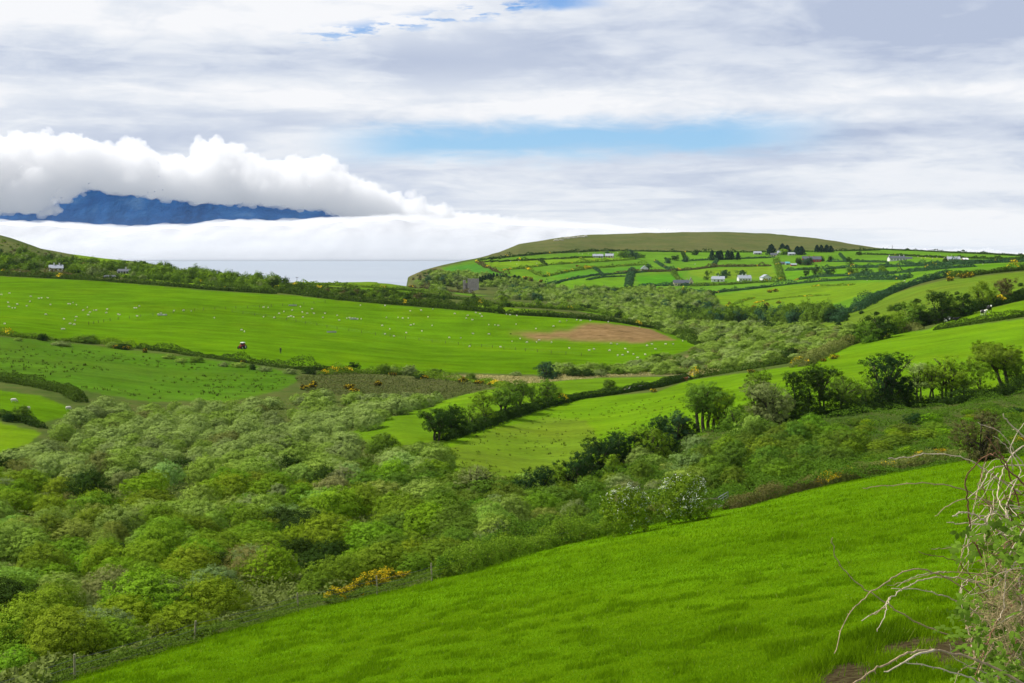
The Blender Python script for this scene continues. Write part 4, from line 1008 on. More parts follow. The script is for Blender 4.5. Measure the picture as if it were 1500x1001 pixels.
# bank along the near field
hedge([(655,846),(700,832),(750,815),(800,803),(850,792),(900,781)], 1.5, 2.6, 'olive', 'bramble hedge above the wire fence left of the hawthorns', 0, 4, .8)
hedge([(1072,746),(1100,738),(1130,729),(1160,722),(1200,712)], 1.15, 2.0, 'bank', 'low brown bramble bank right of the metal gate', 0, 4, .85)
hedge([(1200,712),(1250,702),(1300,692),(1350,684),(1400,676),(1450,668)], 1.4, 2.0, 'twig', 'reddish bramble bank with gorse at the top of the near field', .12, 4, .6)
far_scrub('wood', [(990,474),(1060,476),(1200,475),(1235,472),(1200,466),(1060,466),(990,466)], 6, ['mid', 'blue', 'green', 'ever'], [.4, .3, .15, .15], 1.0, 1.5, 1.35, 'belt of dark green trees across the valley below the bowl shaped field')
# ------------------------------------------------------------------ trees
def make_tree(name, p, W, H, colr, label, group=None, seed=0, lean=0.0, trunk=.35, stems=1, dens=1.0, top=None, bark=None, flat=.8, cat='tree', nl=9, size=None, sink=.2):
    """tapered trunk with limbs + a crown of leaf lobes; p base, W/H crown width / tree height"""
    trunk *= (.95 if trunk >= .4 else .72); nl += 7; rng = rs(seed*7+13); dist = p[1]; size = size or max(.12, .0008*dist)
    lobes = []; zc = H*(trunk+(1-trunk)*.52); rz = H*(1-trunk)*.5
    lobes.append((lean*H*.5, 0, zc, W*.27, W*.27, rz*.75))
    for i in range(nl):
        a = 2*math.pi*i/nl+rng.rand()*.6; q = .20+.24*rng.rand(); zz = max(zc+rz*(rng.rand()*2.0-1.25), H*max(.16, trunk*.85))
        s = W*(.09+.15*rng.rand()); lobes.append((lean*(zz)*.8+math.cos(a)*W*q, math.sin(a)*W*q, zz, s*1.15, s*1.15, s*flat))
    for i in range(3):
        a = rng.rand()*6.28; s = W*(.14+.07*rng.rand()); lobes.append((lean*H*.75+math.cos(a)*W*.12, math.sin(a)*W*.12, H-s*flat*.9, s, s, s*flat))
    L = np.array(lobes)
    root = empty(name, (p[0], p[1], p[2]-sink), rng.rand()*.0)
    tb = MB(); r0 = max(.10, W*.035)
    for s_ in range(stems):
        bx = (s_-(stems-1)/2)*W*.10; by = (rng.rand()-.5)*W*.08
        fork = np.array([bx*1.3+lean*H*trunk*.8+rng.randn()*.1, by, H*trunk*(.75+.2*rng.rand())])
        mid = (np.array([bx, by, 0])+fork)/2+rng.randn(3)*[.12, .12, 0]
        tb.tube([(bx, by, -.3), (bx, by, .1), mid, fork], [r0*1.5, r0*1.15, r0, r0*.85], 7)
        sub = L[s_::stems] if stems > 1 else L
        for l in sub[:9]:
            e = l[:3]+rng.randn(3)*.1; k1 = fork+(e-fork)*.45+np.array([0, 0, .12*H*rng.rand()])+rng.randn(3)*.1
            tb.tube([fork-[0, 0, .2], k1, e], [r0*.62, r0*.42, r0*.14], 5)
            for z in range(2):
                e2 = e+rng.randn(3)*l[3:6]*.7; tb.tube([k1, (k1+e2)/2+[0, 0, .2], e2], [r0*.3, r0*.2, r0*.07], 4)
    tb.obj('trunk', bark or M_BARK, root, smooth=True)
    area = 4*math.pi*(L[:, 3]*L[:, 4]).sum(); n = int(np.clip(area/(size*size)*1.1*dens, 400, 48000))
    V, Q, v, P, D = foliage(rng, L, n, size, .62, 1.0, keep=.3, zmin=.3, bump=.22)
    if top is not None:                                  # lighter young growth on the upper side
        pass
    cr = np_obj('crown', np_mesh('crown', V, Q, mats=[M_LEAF], attrs={'v': v}), root); cr.color = jig(C[colr], rng, .06)
    return tag(root, label, cat, group)
def tree_px(X, Y, wpx, hpx, colr, label, dref=None, name='tree', **kw):
    p = hit(X, Y) if dref is None else np.array([(X-750)/F*dref, dref, float(gz_at(X, dref))])
    k = p[1]/F; return make_tree(name, p, wpx*k, hpx*k, colr, label, seed=int(X*3+Y), **kw)
R1 = 'wind bent trees in the middle hedge'
T = [
 (640,646,50,46,'dark','dark tree at the lower left end of the middle tree row', dict(stems=2, trunk=.42, group=R1, flat=.6)),
 (664,638,44,45,'dark','dark ivy clad tree beside the leftmost of the middle row', dict(stems=2, trunk=.4, group=R1, flat=.6, bark=M_DARKBARK)),
 (688,630,34,36,'mid','small airy tree just right of the two dark trees', dict(trunk=.35, group=R1, dens=.55)),
 (712,621,42,46,'olive','green leaning tree in the middle row, third clump from left', dict(trunk=.35, group=R1, dens=.8, lean=-.1)),
 (738,612,48,44,'mid','spreading flat topped tree in the middle row with bare forks', dict(trunk=.48, stems=2, group=R1, flat=.5, dens=.75)),
 (760,604,44,46,'mid','tallest flat topped tree of the middle row', dict(trunk=.48, stems=2, group=R1, flat=.5, dens=.7, lean=-.1)),
 (780,599,28,34,'mid','slim tree between the flat topped trees and the last one', dict(trunk=.4, group=R1, dens=.7)),
 (802,593,40,36,'mid','rightmost open tree of the middle row', dict(trunk=.4, stems=2, group=R1, dens=.6, flat=.55)),
 (893,573,22,19,'mid','small lone tree standing in the hedge left of the lying cows', dict(trunk=.3)),
 (519,545,16,14,'dark','small dark tree at the lower edge of the big sheep field', dict(trunk=.3)),
 (697,738,62,56,'grey','round grey green tree alone below the middle pasture', dict(trunk=.22, stems=3, flat=.8)),
 (1034,632,70,72,'mid','many stemmed tree with a tall crown beside bare earth', dict(trunk=.5, stems=4, flat=.8, nl=11)),
 (1058,628,48,60,'bright','light green airy tree leaning against the many stemmed tree', dict(trunk=.35, stems=2, dens=.6)),
 (992,655,50,55,'blue','bluish green pine like tree left of the many stemmed tree', dict(trunk=.25, stems=2, dens=.9)),
 (952,678,58,52,'olive','olive brown bushy tree below the middle pasture', dict(trunk=.15, stems=2)),
 (905,690,58,56,'ever','dark evergreen tree right in the clump below the pasture', dict(trunk=.08, stems=2)),
 (870,702,62,58,'ever','dark evergreen tree in the centre of the clump below the pasture', dict(trunk=.08, stems=2)),
 (842,722,48,50,'ever','lowest dark evergreen tree of the clump below the pasture', dict(trunk=.08, stems=2)),
 (896,700,34,34,'green','bright green bush in front of the dark evergreen clump', dict(trunk=.1)),
 (818,726,46,44,'green','fresh green tree left of the dark evergreen clump', dict(trunk=.12)),
 (765,742,50,44,'ever','dark bush at the gully bottom left of the evergreens', dict(trunk=.1)),
 (790,730,50,46,'ever','dark holly like tree low in the gully between two bushes', dict(trunk=.1)),
 (858,716,44,42,'dark','dark tree in front of the evergreen clump at its left', dict(trunk=.1)),
 (928,684,52,52,'ever','evergreen joining the clump to the olive bushy tree', dict(trunk=.08)),
 (972,668,52,58,'ever','dark tree between the olive bushy and the bluish green tree', dict(trunk=.1)),
 (1008,650,40,42,'dark','dark bush at the foot of the bluish green tree', dict(trunk=.08)),
 (1080,634,40,40,'mid','low green tree right of the many stemmed tree', dict(trunk=.1)),
 (1112,618,62,76,'mid','tall yellowish green tree at the left of the right hand row', dict(trunk=.2, stems=2, dens=.9)),
 (1128,620,72,58,'grey','broad grey green willow in the right hand row', dict(trunk=.12, stems=2)),
 (1165,612,52,68,'dark','dark ivy covered tree in the right hand row', dict(trunk=.25, bark=M_DARKBARK)),
 (1186,612,40,78,'dark','tall narrow dark tree in the right hand row', dict(trunk=.15, bark=M_DARKBARK, flat=1.2)),
 (1204,610,46,74,'dark','tall brownish tree with bare trunks in the right hand row', dict(trunk=.42, stems=2)),
 (1238,604,62,54,'mid','arching light tree over a bright gap in the right hand row', dict(trunk=.4, stems=2, dens=.55, flat=.5)),
 (1268,600,44,48,'green','small green tree left of the big dark one', dict(trunk=.3, dens=.6)),
 (1296,598,72,80,'ever','biggest dark tree of the right hand row', dict(trunk=.2, stems=2, nl=12)),
 (1326,594,44,46,'ever','dark bush leaning on the biggest dark tree', dict(trunk=.1)),
 (1346,588,38,58,'pale','silvery topped tree with a crooked stem', dict(trunk=.5, stems=2, dens=.8, flat=.6)),
 (1366,588,40,56,'olive','olive tree between the silvery and the yellow green ones', dict(trunk=.42, stems=2)),
 (1386,586,56,66,'yellow','yellow green airy tree with fine branches', dict(trunk=.42, stems=3, dens=.6)),
 (1412,584,44,56,'mid','darker tree right of the yellow green airy one', dict(trunk=.3, dens=.8)),
 (1436,580,46,48,'green','low green tree with drooping sprays', dict(trunk=.2, dens=.7)),
 (1474,570,72,68,'olive','large mushroom shaped tree leaning left on a slanting trunk', dict(trunk=.55, lean=-.35, stems=2, flat=.55, nl=11)),
 (1492,570,52,46,'mid','tree at the right edge behind the leaning one', dict(trunk=.3, dens=.7)),
 (1530,566,60,60,'mid','tree just beyond the right edge of the row', dict(trunk=.3)),
 (1442,676,74,74,'brown','dark brown wind clipped tree behind the bramble', dict(trunk=.12, stems=3, dens=1.0)),
 (800,556,32,26,'blue','round dark bush at the lower edge of the sheep field', dict(trunk=.1)),
 (1100,640,50,30,'willow','pale bush under the right hand tree row', dict(trunk=.05)),
]
for (X, Y, w_, h_, c, lab, kw) in T: tree_px(X, Y, w_, h_, c, lab, **kw)
# trees of the tall hedge behind the standing cows
R2 = 'trees of the tall hedge on the right'
for (X, Y, w_, h_, c, lab) in [(1272,502,40,30,'mid','lowest tree at the left end of the tall hedge'), (1292,497,36,34,'dark','dark tree second from the lower end of the tall hedge'), (1312,490,36,32,'green','green tree third in the tall hedge'),
      (1335,482,40,40,'mid','rounded tree in the middle of the tall hedge'), (1374,473,46,46,'dark','big dark tree left of the standing cows'), (1392,468,30,34,'mid','tree behind the cow group at the hedge'), (1412,463,34,32,'dark','dark tree above the lying cow'),
      (1441,452,42,40,'green','bright green round tree above the standing cows'), (1472,444,30,36,'brown','thin brownish tree near the right edge'), (1352,478,28,26,'dark','low dark bush between two hedge trees')]:
    tree_px(X, Y, w_, h_, c, lab, group=R2, trunk=.08)
# conifers and farm trees on the headland
def conifer(X, Y, wpx, hpx, label, group, c='conifer'):
    p = hit(X, Y); k = p[1]/F; H = hpx*k; W = wpx*k; r = rs(int(X*5)); root = empty('conifer', (p[0], p[1], p[2]-.2))
    b = MB(); b.tube([(0, 0, -.2), (0, 0, H*.95)], [W*.07, W*.02], 6); b.obj('trunk', M_DARKBARK, root)
    n = 700; t = r.rand(n)**.85; a = r.rand(n)*6.28; rad = W*.55*(1-t**2.2)**.8*(.55+.45*r.rand(n))*(1+.2*np.sin(t*17+a*2))+.25
    P = np.stack([np.cos(a)*rad, np.sin(a)*rad, H*(.06+.94*t)], 1); D = unit(np.stack([np.cos(a), np.sin(a), .3+0*a], 1)+r.randn(n, 3)*.4)
    V, Q = quads_from(P, D, (.12*W+.3)*(.6+.8*r.rand(n)), .7, r)
    cr = np_obj('crown', np_mesh('crown', V, Q, mats=[M_LEAF], attrs={'v': np.repeat(r.rand(n)*.7, 4)}), root); cr.color = (*C[c], 1)
    return tag(root, label, 'conifer', group)
def series(xs, fn):
    for i, a in enumerate(xs): fn(i, a)
ORD = ['first', 'second', 'third', 'fourth', 'fifth', 'sixth', 'seventh', 'eighth', 'ninth', 'tenth', 'eleventh', 'twelfth', 'thirteenth', 'fourteenth', 'fifteenth', 'sixteenth', 'seventeenth', 'eighteenth', 'nineteenth', 'twentieth']
def ordn(i, n, what, of):
    if i == 0: return 'leftmost %s %s' % (what, of)
    if i == n-1: return 'rightmost %s %s' % (what, of)
    return '%s %s from the left %s' % (ORD[i], what, of) if i < len(ORD) else '%s number %d from the left %s' % (what, i+1, of)
cl = [(1043,382,8,15), (1051,381,8,13), (1056,381,9,14), (1066,381,9,14), (1072,381,8,13), (1081,381,7,11)]
series(cl, lambda i, a: conifer(*a, ordn(i, len(cl), 'dark conifer', 'of the group left of the hilltop farm'), 'dark conifers left of the hilltop farm'))
cl2 = [(1130,374,14,16), (1146,372,11,15), (1153,373,11,14), (1168,374,11,13), (1174,374,11,13), (1197,370,8,11), (1203,370,8,11), (1211,370,9,11), (1217,370,8,10)]
series(cl2, lambda i, a: conifer(*a, ordn(i, len(cl2), 'tall dark conifer', 'behind the hilltop farmhouses'), 'dark conifers behind the hilltop farm'))
cl3 = [(703,417,5,12), (707,416,5,12), (711,415,5,12), (715,414,5,12), (719,413,5,12), (723,412,5,12), (728,412,5,11), (737,412,8,9), (741,411,6,9), (754,411,8,8), (760,412,8,8)]
series(cl3, lambda i, a: conifer(*a, ordn(i, len(cl3), 'dark blue conifer', 'of the plantation right of the castle'), 'conifer plantation beside the castle', 'ever'))
farm = [(628,417,13,11,'blue'), (640,416,13,13,'mid'), (651,418,14,15,'blue'), (660,420,13,15,'mid'), (670,424,12,19,'grey'), (667,412,12,12,'blue')]
series(farm, lambda i, a: tree_px(*a, ordn(i, len(farm), 'round tree', 'in the wood left of the castle'), group='trees left of the castle', trunk=.1))
fr2 = [(892,376,10,7,'blue'), (914,378,16,9,'mid'), (926,380,18,11,'blue'), (938,378,12,8,'mid'), (979,386,10,7,'blue'), (988,382,8,7,'dark'), (1004,384,9,6,'blue'), (1020,374,8,6,'dark'), (949,395,9,7,'blue')]
series(fr2, lambda i, a: tree_px(*a, ordn(i, len(fr2), 'small tree', 'among the upper headland fields'), group='trees on the upper headland', trunk=.1))
fr3 = [(1036,410,11,15,'mid'), (1060,408,15,11,'blue'), (1086,407,14,11,'blue'), (1180,405,8,13,'dark'), (1194,404,9,15,'dark'), (1210,404,11,10,'blue'), (1219,405,12,10,'dark'), (1247,403,12,12,'mid'), (1268,403,13,11,'blue'), (1256,402,10,9,'olive'), (1148,374,12,10,'bright'), (1204,383,6,8,'dark'), (1216,384,6,8,'dark'), (1246,390,9,12,'dark'), (1258,374,8,5,'dark'), (1172,388,14,10,'dark'), (1183,389,16,9,'blue')]
fr3.sort()
series(fr3, lambda i, a: tree_px(*a, ordn(i, len(fr3), 'garden tree', 'around the headland houses and farm'), group='trees round the headland houses', trunk=.1))
fr4 = [(529+0,0,0,0,0)]
fr5 = [(18,383,14,8,'green'), (33,392,14,12,'dark'), (42,394,12,12,'mid'), (52,394,12,10,'mid'), (64,392,12,14,'mid'), (88,386,12,14,'dark'), (97,390,14,11,'mid'), (114,392,14,9,'mid'), (130,393,16,14,'mid'), (146,394,16,10,'dark'), (160,396,12,11,'dark'), (205,396,16,14,'dark'), (222,401,20,16,'olive'), (236,402,22,18,'olive'), (248,404,14,12,'green'), (272,408,18,12,'mid'), (295,411,16,12,'mid'), (310,412,14,10,'dark'), (340,414,14,10,'mid'), (416,420,11,9,'dark'), (452,428,12,9,'dark')]
series(fr5, lambda i, a: tree_px(*a, ordn(i, len(fr5), 'bushy tree', 'along the lane above the sheep field'), group='trees along the lane at the left', trunk=.08))
fr6 = [(575,439,10,7,'dark'), (596,446,14,13,'dark'), (608,446,10,8,'mid'), (651,442,9,7,'dark'), (696,446,13,14,'dark'), (716,449,10,7,'mid'), (738,447,19,13,'olive'), (727,459,18,14,'olive'), (788,448,10,9,'dark'), (857,455,16,9,'dark'), (896,459,14,8,'dark'), (906,466,12,9,'dark'), (947,470,16,9,'dark'), (963,473,14,9,'green')]
series(fr6, lambda i, a: tree_px(*a, ordn(i, len(fr6), 'dark round tree', 'in the hedges between sheep field and castle'), group='trees in the hedges below the castle', trunk=.15))
# blossoming hawthorns over the gate
put('hawthorn', MAY_N[0], hit(921, 783), (.9, .9, .95), .4, (.19, .29, .018, 1), 'hawthorn with white blossom and yellowish top, left of its twin', 'hawthorn', 'hawthorns at the gate')
put('hawthorn', MAY_N[1], hit(1000, 766), (1.08, 1.08, 1.0), 1.9, (.165, .255, .018, 1), 'larger hawthorn covered in white blossom beside the metal gate', 'hawthorn', 'hawthorns at the gate')
# willow clumps of the gully and the slope below the tree row
gul = scatter([(660,800),(700,755),(800,742),(860,728),(930,705),(990,690),(1010,720),(900,765),(800,792),(700,828)], 4.6, rng)
gul = np.concatenate([gul, scatter([(1040,690),(1090,650),(1180,640),(1255,645),(1270,680),(1200,702),(1080,728),(1000,744),(985,715)], 3.3, rng), scatter([(880,690),(960,680),(1000,665),(1060,650),(1100,640),(1040,690),(960,712)], 6, rng)])
gul = gul[np.argsort(gul[:, 1])][:120]
for i, p in enumerate(gul):
    X, Y = pix(p); ck, cn = [('green', 'fresh green'), ('mid', 'mid green'), ('willow', 'light green'), ('grey', 'silvery green'), ('olive', 'olive')][rng.choice(5, p=[.25, .25, .2, .2, .1])]
    if X > 1020: ck, cn = ('mid', 'mid green') if rng.rand() < .65 else ('green', 'fresh green')
    w = (.42+.4*rng.rand()) if X < 1000 else .55+.45*rng.rand(); a, b = where(p, 1.5*w); ms = bush_set(p[1])
    put('sallow_bush', ms[i % 5], p, (w, w, w*(.85+.35*rng.rand())), rng.rand()*6.28, jig(C[ck], rng), '%s shrub in the gully, %.1f%% across and %.1f%% down the photo' % (cn, a, b), 'shrub', 'shrubs of the gully')
for i, X in enumerate([668, 690, 716, 742, 770, 796, 822, 848, 872, 960, 985]):
    d = edge_d(X)+2.6+1.5*rng.rand(); p = ((X-750)/F*d, d, float(gz_at(X, d))); w = .30+.16*rng.rand(); ck, cn = [('olive', 'olive'), ('twig', 'pale twiggy'), ('mid', 'green'), ('yellow', 'yellowish')][i % 4]
    put('hedge_shrub', BUSH_N[i % 5], p, (w, w, w*1.2), i*1.1, jig(C[ck], rng), '%s shrub in the hedge on the near field edge, %.1f%% across' % (cn, X/15), 'shrub', 'shrubs of the near hedge')
mounds = scatter([(1270,650),(1270,690),(1380,672),(1560,652),(1560,590),(1400,604),(1250,622),(1130,640),(1060,652),(1180,640)], 4.3, rng)
for i, p in enumerate(mounds[:90]):
    ck, cn = [('green', 'bright green'), ('mid', 'mid green'), ('bright', 'fresh green'), ('ever', 'dark')][rng.choice(4, p=[.35, .35, .2, .1])]; w = .35+.4*rng.rand(); a, b = where(p, .6)
    put('bramble_mound', bush_set(p[1])[i % 5], p, (w*1.3, w, w*.55), rng.rand()*3, jig(C[ck], rng), '%s bramble mound below the tree row, %.1f%% across and %.1f%% down' % (cn, a, b), 'bramble', 'bramble mounds on the slope', .1)
# gorse
near_g = [(488,886,.8,'small gorse bush with sparse yellow flowers by the fence post'), (508,880,.7,'dark gorse bush between two yellow ones'), (524,874,.9,'gorse bush full of yellow flowers, left of the brightest'), (543,869,1.15,'tallest and brightest yellow gorse bush on the field edge'),
          (566,863,1.05,'yellow gorse bush right of the tallest one'), (588,858,.75,'low yellow gorse bush at the right end of the gorse clump')]
for i, (X, Y, s, lab) in enumerate(near_g):
    p = hit(X, Y); put('gorse_bush', GORSE_N[i % 2], (p[0], p[1]+.8, p[2]), s*.74, i*1.3, (.10, .14, .02, 1), lab, 'gorse', 'gorse bushes at the fence')
g2 = [(1262,694,.5), (1332,683,.7), (1347,679,.85), (1378,673,.8), (1492,660,.9)]
series(g2, lambda i, a: put('gorse_bush', GORSE_N[i % 2], hit(a[0], a[1]), a[2], i*1.1, (.06, .08, .02, 1), ordn(i, len(g2), 'yellow gorse bush', 'on the bank above the near field'), 'gorse', 'gorse bushes on the bramble bank'))
gf = [(118,499,.9), (135,502,.9), (150,506,1.1), (170,511,1), (185,513,1), (200,515,1.1), (212,517,.9), (355,532,.7), (431,573,1.1), (445,571,1), (460,569,1.2), (470,571,.8), (513,572,1.3), (520,577,1.1), (540,565,1.3), (552,567,1.1), (575,552,1), (604,551,.9), (622,556,1), (680,562,1.2), (692,563,1), (702,565,1.2), (720,566,.9)]
gf = [g_ for i, g_ in enumerate(gf) if i % 3 != 2]
series(gf, lambda i, a: put('gorse_bush', GORSE_F[i % 3], hit(a[0], a[1]), a[2]*.8, i*.9, (.07, .07, .02, 1), ordn(i, len(gf), 'orange yellow gorse bush', 'below the big sheep field') if i < 20 else 'orange yellow gorse bush below the sheep field, %.1f%% across' % (a[0]/15), 'gorse', 'gorse bushes below the sheep field'))
gh = [(659,402,2), (665,399,1.8), (727,398,1.6), (752,408,2), (762,409,2.2), (770,410,2.4), (778,412,2.4), (786,413,2.2), (792,414,2), (846,392,2.0), (858,393,2), (870,393,2), (884,391,1.8), (1068,447,1.5), (1095,441,1.6), (1128,429,2.0), (1136,428,2.0), (1104,452,1.7), (1116,451,1.8), (1124,449,1.8), (1133,447,1.6), (1140,445,1.4), (1392,412,1.8), (1400,411,1.8), (1410,408,1.9), (1420,407,1.8), (1432,405,1.6), (1206,530,.7), (1222,526,.9), (1262,508,.8), (1298,494,.8), (958,575,.7), (850,590,.7), (1148,530,.9), (1100,547,.8)]
gh.sort(); gh = [g_ for i, g_ in enumerate(gh) if i % 3 != 1]
for i, a in enumerate(gh):
    p = hit(a[0], a[1]); x_, y_ = where(p, 1)
    put('gorse_bush', GORSE_F[i % 3], p, a[2]*.8, i*.9, (.10, .10, .02, 1), 'distant golden gorse bush on green slopes, %.1f%% across and %.1f%% down' % (x_, y_), 'gorse', 'gorse bushes on the far slopes')
# scattered bushes on the right hand hillside and in fields
sc_ = [(1205,484,12), (1216,470,11), (1228,478,10), (1240,466,12), (1252,482,11), (1256,448,7), (1262,460,8), (1272,470,12), (1284,462,9), (1305,456,14), (1316,455,16), (1290,480,10), (1343,445,12), (1376,438,13), (1377,462,9), (1402,432,8), (1416,437,11), (1230,488,14), (1210,495,14), (1180,480,12), (1495,420,9),
       (32,617,34), (12,618,20), (640,582,14), (748,490,3)]
for i, (X, Y, w_) in enumerate(sc_):
    p = hit(X, Y); k = w_*p[1]/F/5.2; ck = ['dark', 'mid', 'ever', 'hedge'][i % 4]; x_, y_ = where(p, .5)
    put('field_bush', (BUSH_F if p[1] < 620 else BUSH_X)[i % 4], p, k, i*1.7, (*C[ck], 1), 'single dark bush in open pasture, %.1f%% across and %.1f%% down' % (x_, y_), 'bush', 'single bushes in the pastures')
bl = [(62,496,17,11), (27,497,14,6), (90,504,30,8), (128,500,36,13), (165,507,20,10), (180,509,24,9), (247,523,22,8), (265,528,20,7), (289,528,22,10), (328,534,18,8), (350,535,24,8), (370,539,12,9), (388,541,22,8), (425,545,22,9), (452,545,24,11), (470,546,18,6), (562,545,28,15), (576,546,20,14), (600,547,26,16), (617,552,24,8), (636,548,28,12), (690,556,20,13), (755,548,18,7), (815,550,20,10), (840,549,22,14), (858,550,30,13), (880,549,24,12), (884,545,26,16), (905,546,22,11), (935,541,24,14), (950,540,20,11), (980,535,26,12), (1000,531,22,12)]
bl.sort()
for i, (X, Y, w_, h_) in enumerate(bl):
    p = hit(X, Y+3); k = w_*p[1]/F/5.2; kh = h_*p[1]/F/3.6; ck, cn = [('mid', 'mid green'), ('dark', 'dark'), ('grey', 'grey green'), ('willow', 'pale')][int(rng.rand()*4)]
    put('bank_bush', (BUSH_M if p[1] < 330 else BUSH_F)[i % 5], p, (k, k, kh), i*1.7, (*C[ck], 1), '%s bush on the lower edge of the sheep field, %.1f%% across the photo' % (cn, where(p)[0]), 'bush', 'bushes on the bank below the sheep field')
# ------------------------------------------------------------------ near grass
def grass():
    m, nt, out = new_mat('grass_blade'); n = N(nt)
    v = n.node('ShaderNodeAttribute', attribute_name='v').outputs['Fac']
    c = n.ramp(v, [(0, (.07, .15, .003)), (.45, (.19, .345, .004)), (.85, (.29, .44, .010)), (1, (.45, .44, .14))])
    d = n.node('ShaderNodeBsdfDiffuse'); n.put(d.inputs[0], c); t = n.node('ShaderNodeBsdfTranslucent'); n.put(t.inputs[0], c)
    ms = n.node('ShaderNodeMixShader'); ms.inputs[0].default_value = .35
    nt.links.new(d.outputs[0], ms.inputs[1]); nt.links.new(t.outputs[0], ms.inputs[2]); nt.links.new(ms.outputs[0], out.inputs[0])
    r = rs(77); n0 = 2900000
    # even cover on the picture: density falls with the square of the distance
    X = -300+2300*r.rand(n0); Yp = 655+500*r.rand(n0)
    u = (X-750)/F; den = (Yp-HY)/F-.168+.172*u
    d = 4.9/np.maximum(den, .02); E = np.interp(X, GX, ED[:, 0])
    ok = (d > 20) & (d < E*1.01) & (den > 0); X, d = X[ok], d[ok]
    keep = r.rand(len(d)) < np.clip(.9-.0028*d, .4, .85); X, d = X[keep][:1150000], d[keep][:1150000]
    x = (X-750)/F*d; z = gz_at(X, d)
    N_ = len(x)
    cl = fbm(x/.8, d/1.3, 3, 12); cl2 = fbm(x/5, d/7, 3, 13); cl3 = fbm(x/.5, d/.4, 2, 14)
    dark = np.clip((cl-.56)*12, 0, 1)*np.clip((cl2-.36)*5, 0, 1)*(.5+cl3)
    soilh = np.zeros(N_)
    for (px_, py_, rr) in [(1318,955,1.1), (1350,942,.8), (1395,950,1.4), (1250,985,1.0), (1232,997,.9)]:
        h = hit(px_, py_); soilh = np.maximum(soilh, np.clip(1.5-np.hypot(x-h[0], (d-h[1])*.6)/rr-.5*cl3, 0, 1))
    tuft = np.zeros(N_)
    for (px_, py_, rr) in [(1290,950,1.1), (1265,975,1.0), (1345,925,1.0), (1375,915,.9), (1230,985,.8), (1150,790,.9), (1080,930,.6)]:
        h = hit(px_, py_); tuft = np.maximum(tuft, np.clip(1.6-np.hypot(x-h[0], (d-h[1])*.6)/rr, 0, 1))
    ht = (.05+.04*cl+.08*dark+.22*tuft)*(.6+.8*r.rand(N_))*np.clip(d/60, .8, 1.35); w = (.003+.00020*d)*(.7+.6*r.rand(N_))
    a = r.rand(N_)*6.28; ln = ht*(.35+.5*r.rand(N_)); la = .6+r.randn(N_)*1.3
    b = np.stack([x, d, z-.015], 1); sd = np.stack([np.cos(a), np.sin(a)*.4, 0*a], 1)*w[:, None]
    tip = b+np.stack([np.cos(la)*ln, np.sin(la)*ln, ht], 1)
    k = soilh < .8*r.rand(N_)+.12; b, sd, tip = b[k], sd[k], tip[k]
    v = np.clip(.46+.30*(r.rand(N_)-.5)-.22*dark-.18*tuft+.40*(cl2-.5)+.25*(cl3-.5), 0, .9); v[r.rand(N_) < .006] = 1.0; v = v[k]
    V = np.stack([b-sd, b+sd, tip+sd*.25, tip-sd*.25], 1).reshape(-1, 3)
    vv = np.stack([v*.8, v*.8, np.minimum(v*1.12, 1), np.minimum(v*1.12, 1)], 1).ravel()
    o = np_obj('grass', np_mesh('grass', V, np.arange(len(V)).reshape(-1, 4), mats=[m], attrs={'v': vv}))
    tag(o, 'bright green pasture grass of the near field', kind='stuff')
grass()

# ------------------------------------------------------------------ wire fence, gate
M_POST = plain('weathered_post', (.34, .31, .19), .9, .4, 9, .4)
M_WIRE = plain('fence_wire', (.16, .16, .16), .5, .2, 5, 0, .6)
M_STEEL = plain('galvanised_steel', (.45, .46, .47), .45, .2, 8, 0, .6)
M_DKWOOD = plain('dark_wood', (.06, .045, .03), .9, .4, 8, .3)
def post_part(parent, p, h, r_=.045, lean=(0, 0), mat=None, name='post', px=0, sq=False):
    b = MB(); top = (p[0]+lean[0]*h, p[1]+lean[1]*h, p[2]+h)
    b.tube([(p[0], p[1], p[2]-.35), (p[0]+lean[0]*h*.5, p[1]+lean[1]*h*.5, p[2]+h*.5), top], [r_*1.05, r_, r_*.95], 7)
    return b.obj(name, mat or M_POST, parent)
def near_fence():
    root = empty('wire_fence', (0, 0, 0)); tag(root, 'wire fence with leaning wooden posts along the edge of the near field', 'fence')
    r = rs(3); bases = []
    for (X, h, rad) in [(-60, 1.15, .05), (110, 1.15, .055), (285, 1.1, .055), (437, 1.15, .05), (553, 1.2, .05), (633, 1.2, .055), (697, 1.05, .05), (706, 1.0, .045), (722, 1.1, .04), (746, 1.15, .045), (770, 1.05, .04), (800, 1.0, .04), (832, 1.0, .04), (880, 1.0, .04), (897, 1.1, .05)]:
        d = edge_d(X)*.99; p = np.array([(X-750)/F*d, d, float(gz_at(X, d))]); bases.append(p)
        post_part(root, p, h, rad, ((r.rand()-.5)*.12, (r.rand()-.5)*.1))
    for hh in (.35, .65, .95):
        pts = []
        for a, b in zip(bases[:-1], bases[1:]):
            for t in np.linspace(0, 1, 6)[:-1]:
                q = a*(1-t)+b*t; q[2] += hh-.10*4*t*(1-t)*.6; pts.append(q)
        pts.append(bases[-1]+[0, 0, hh]); MB().tube(pts, .009, 4).obj('wire', M_WIRE, root)
near_fence()
def lone_post(X, h, mat, label):
    d = edge_d(X)*.985; root = empty('fence_post', ((X-750)/F*d, d, float(gz_at(X, d)))); b = MB()
    b.tube([(0, 0, -.3), (.02, 0, h*.5), (.03, 0, h)], [.06, .055, .05], 8); b.obj('post', mat, root)
    c = MB(); c.tube([(.03, 0, h), (.03, 0, h+.02)], [.05, .03], 8); c.obj('cap', mat, root); tag(root, label, 'post', 'single fence posts')
lone_post(1221, 1.25, M_DKWOOD, 'thin dark post in front of the brown bramble bank')
lone_post(1422, 1.25, M_POST, 'pale wooden post left of the dark wind clipped tree')
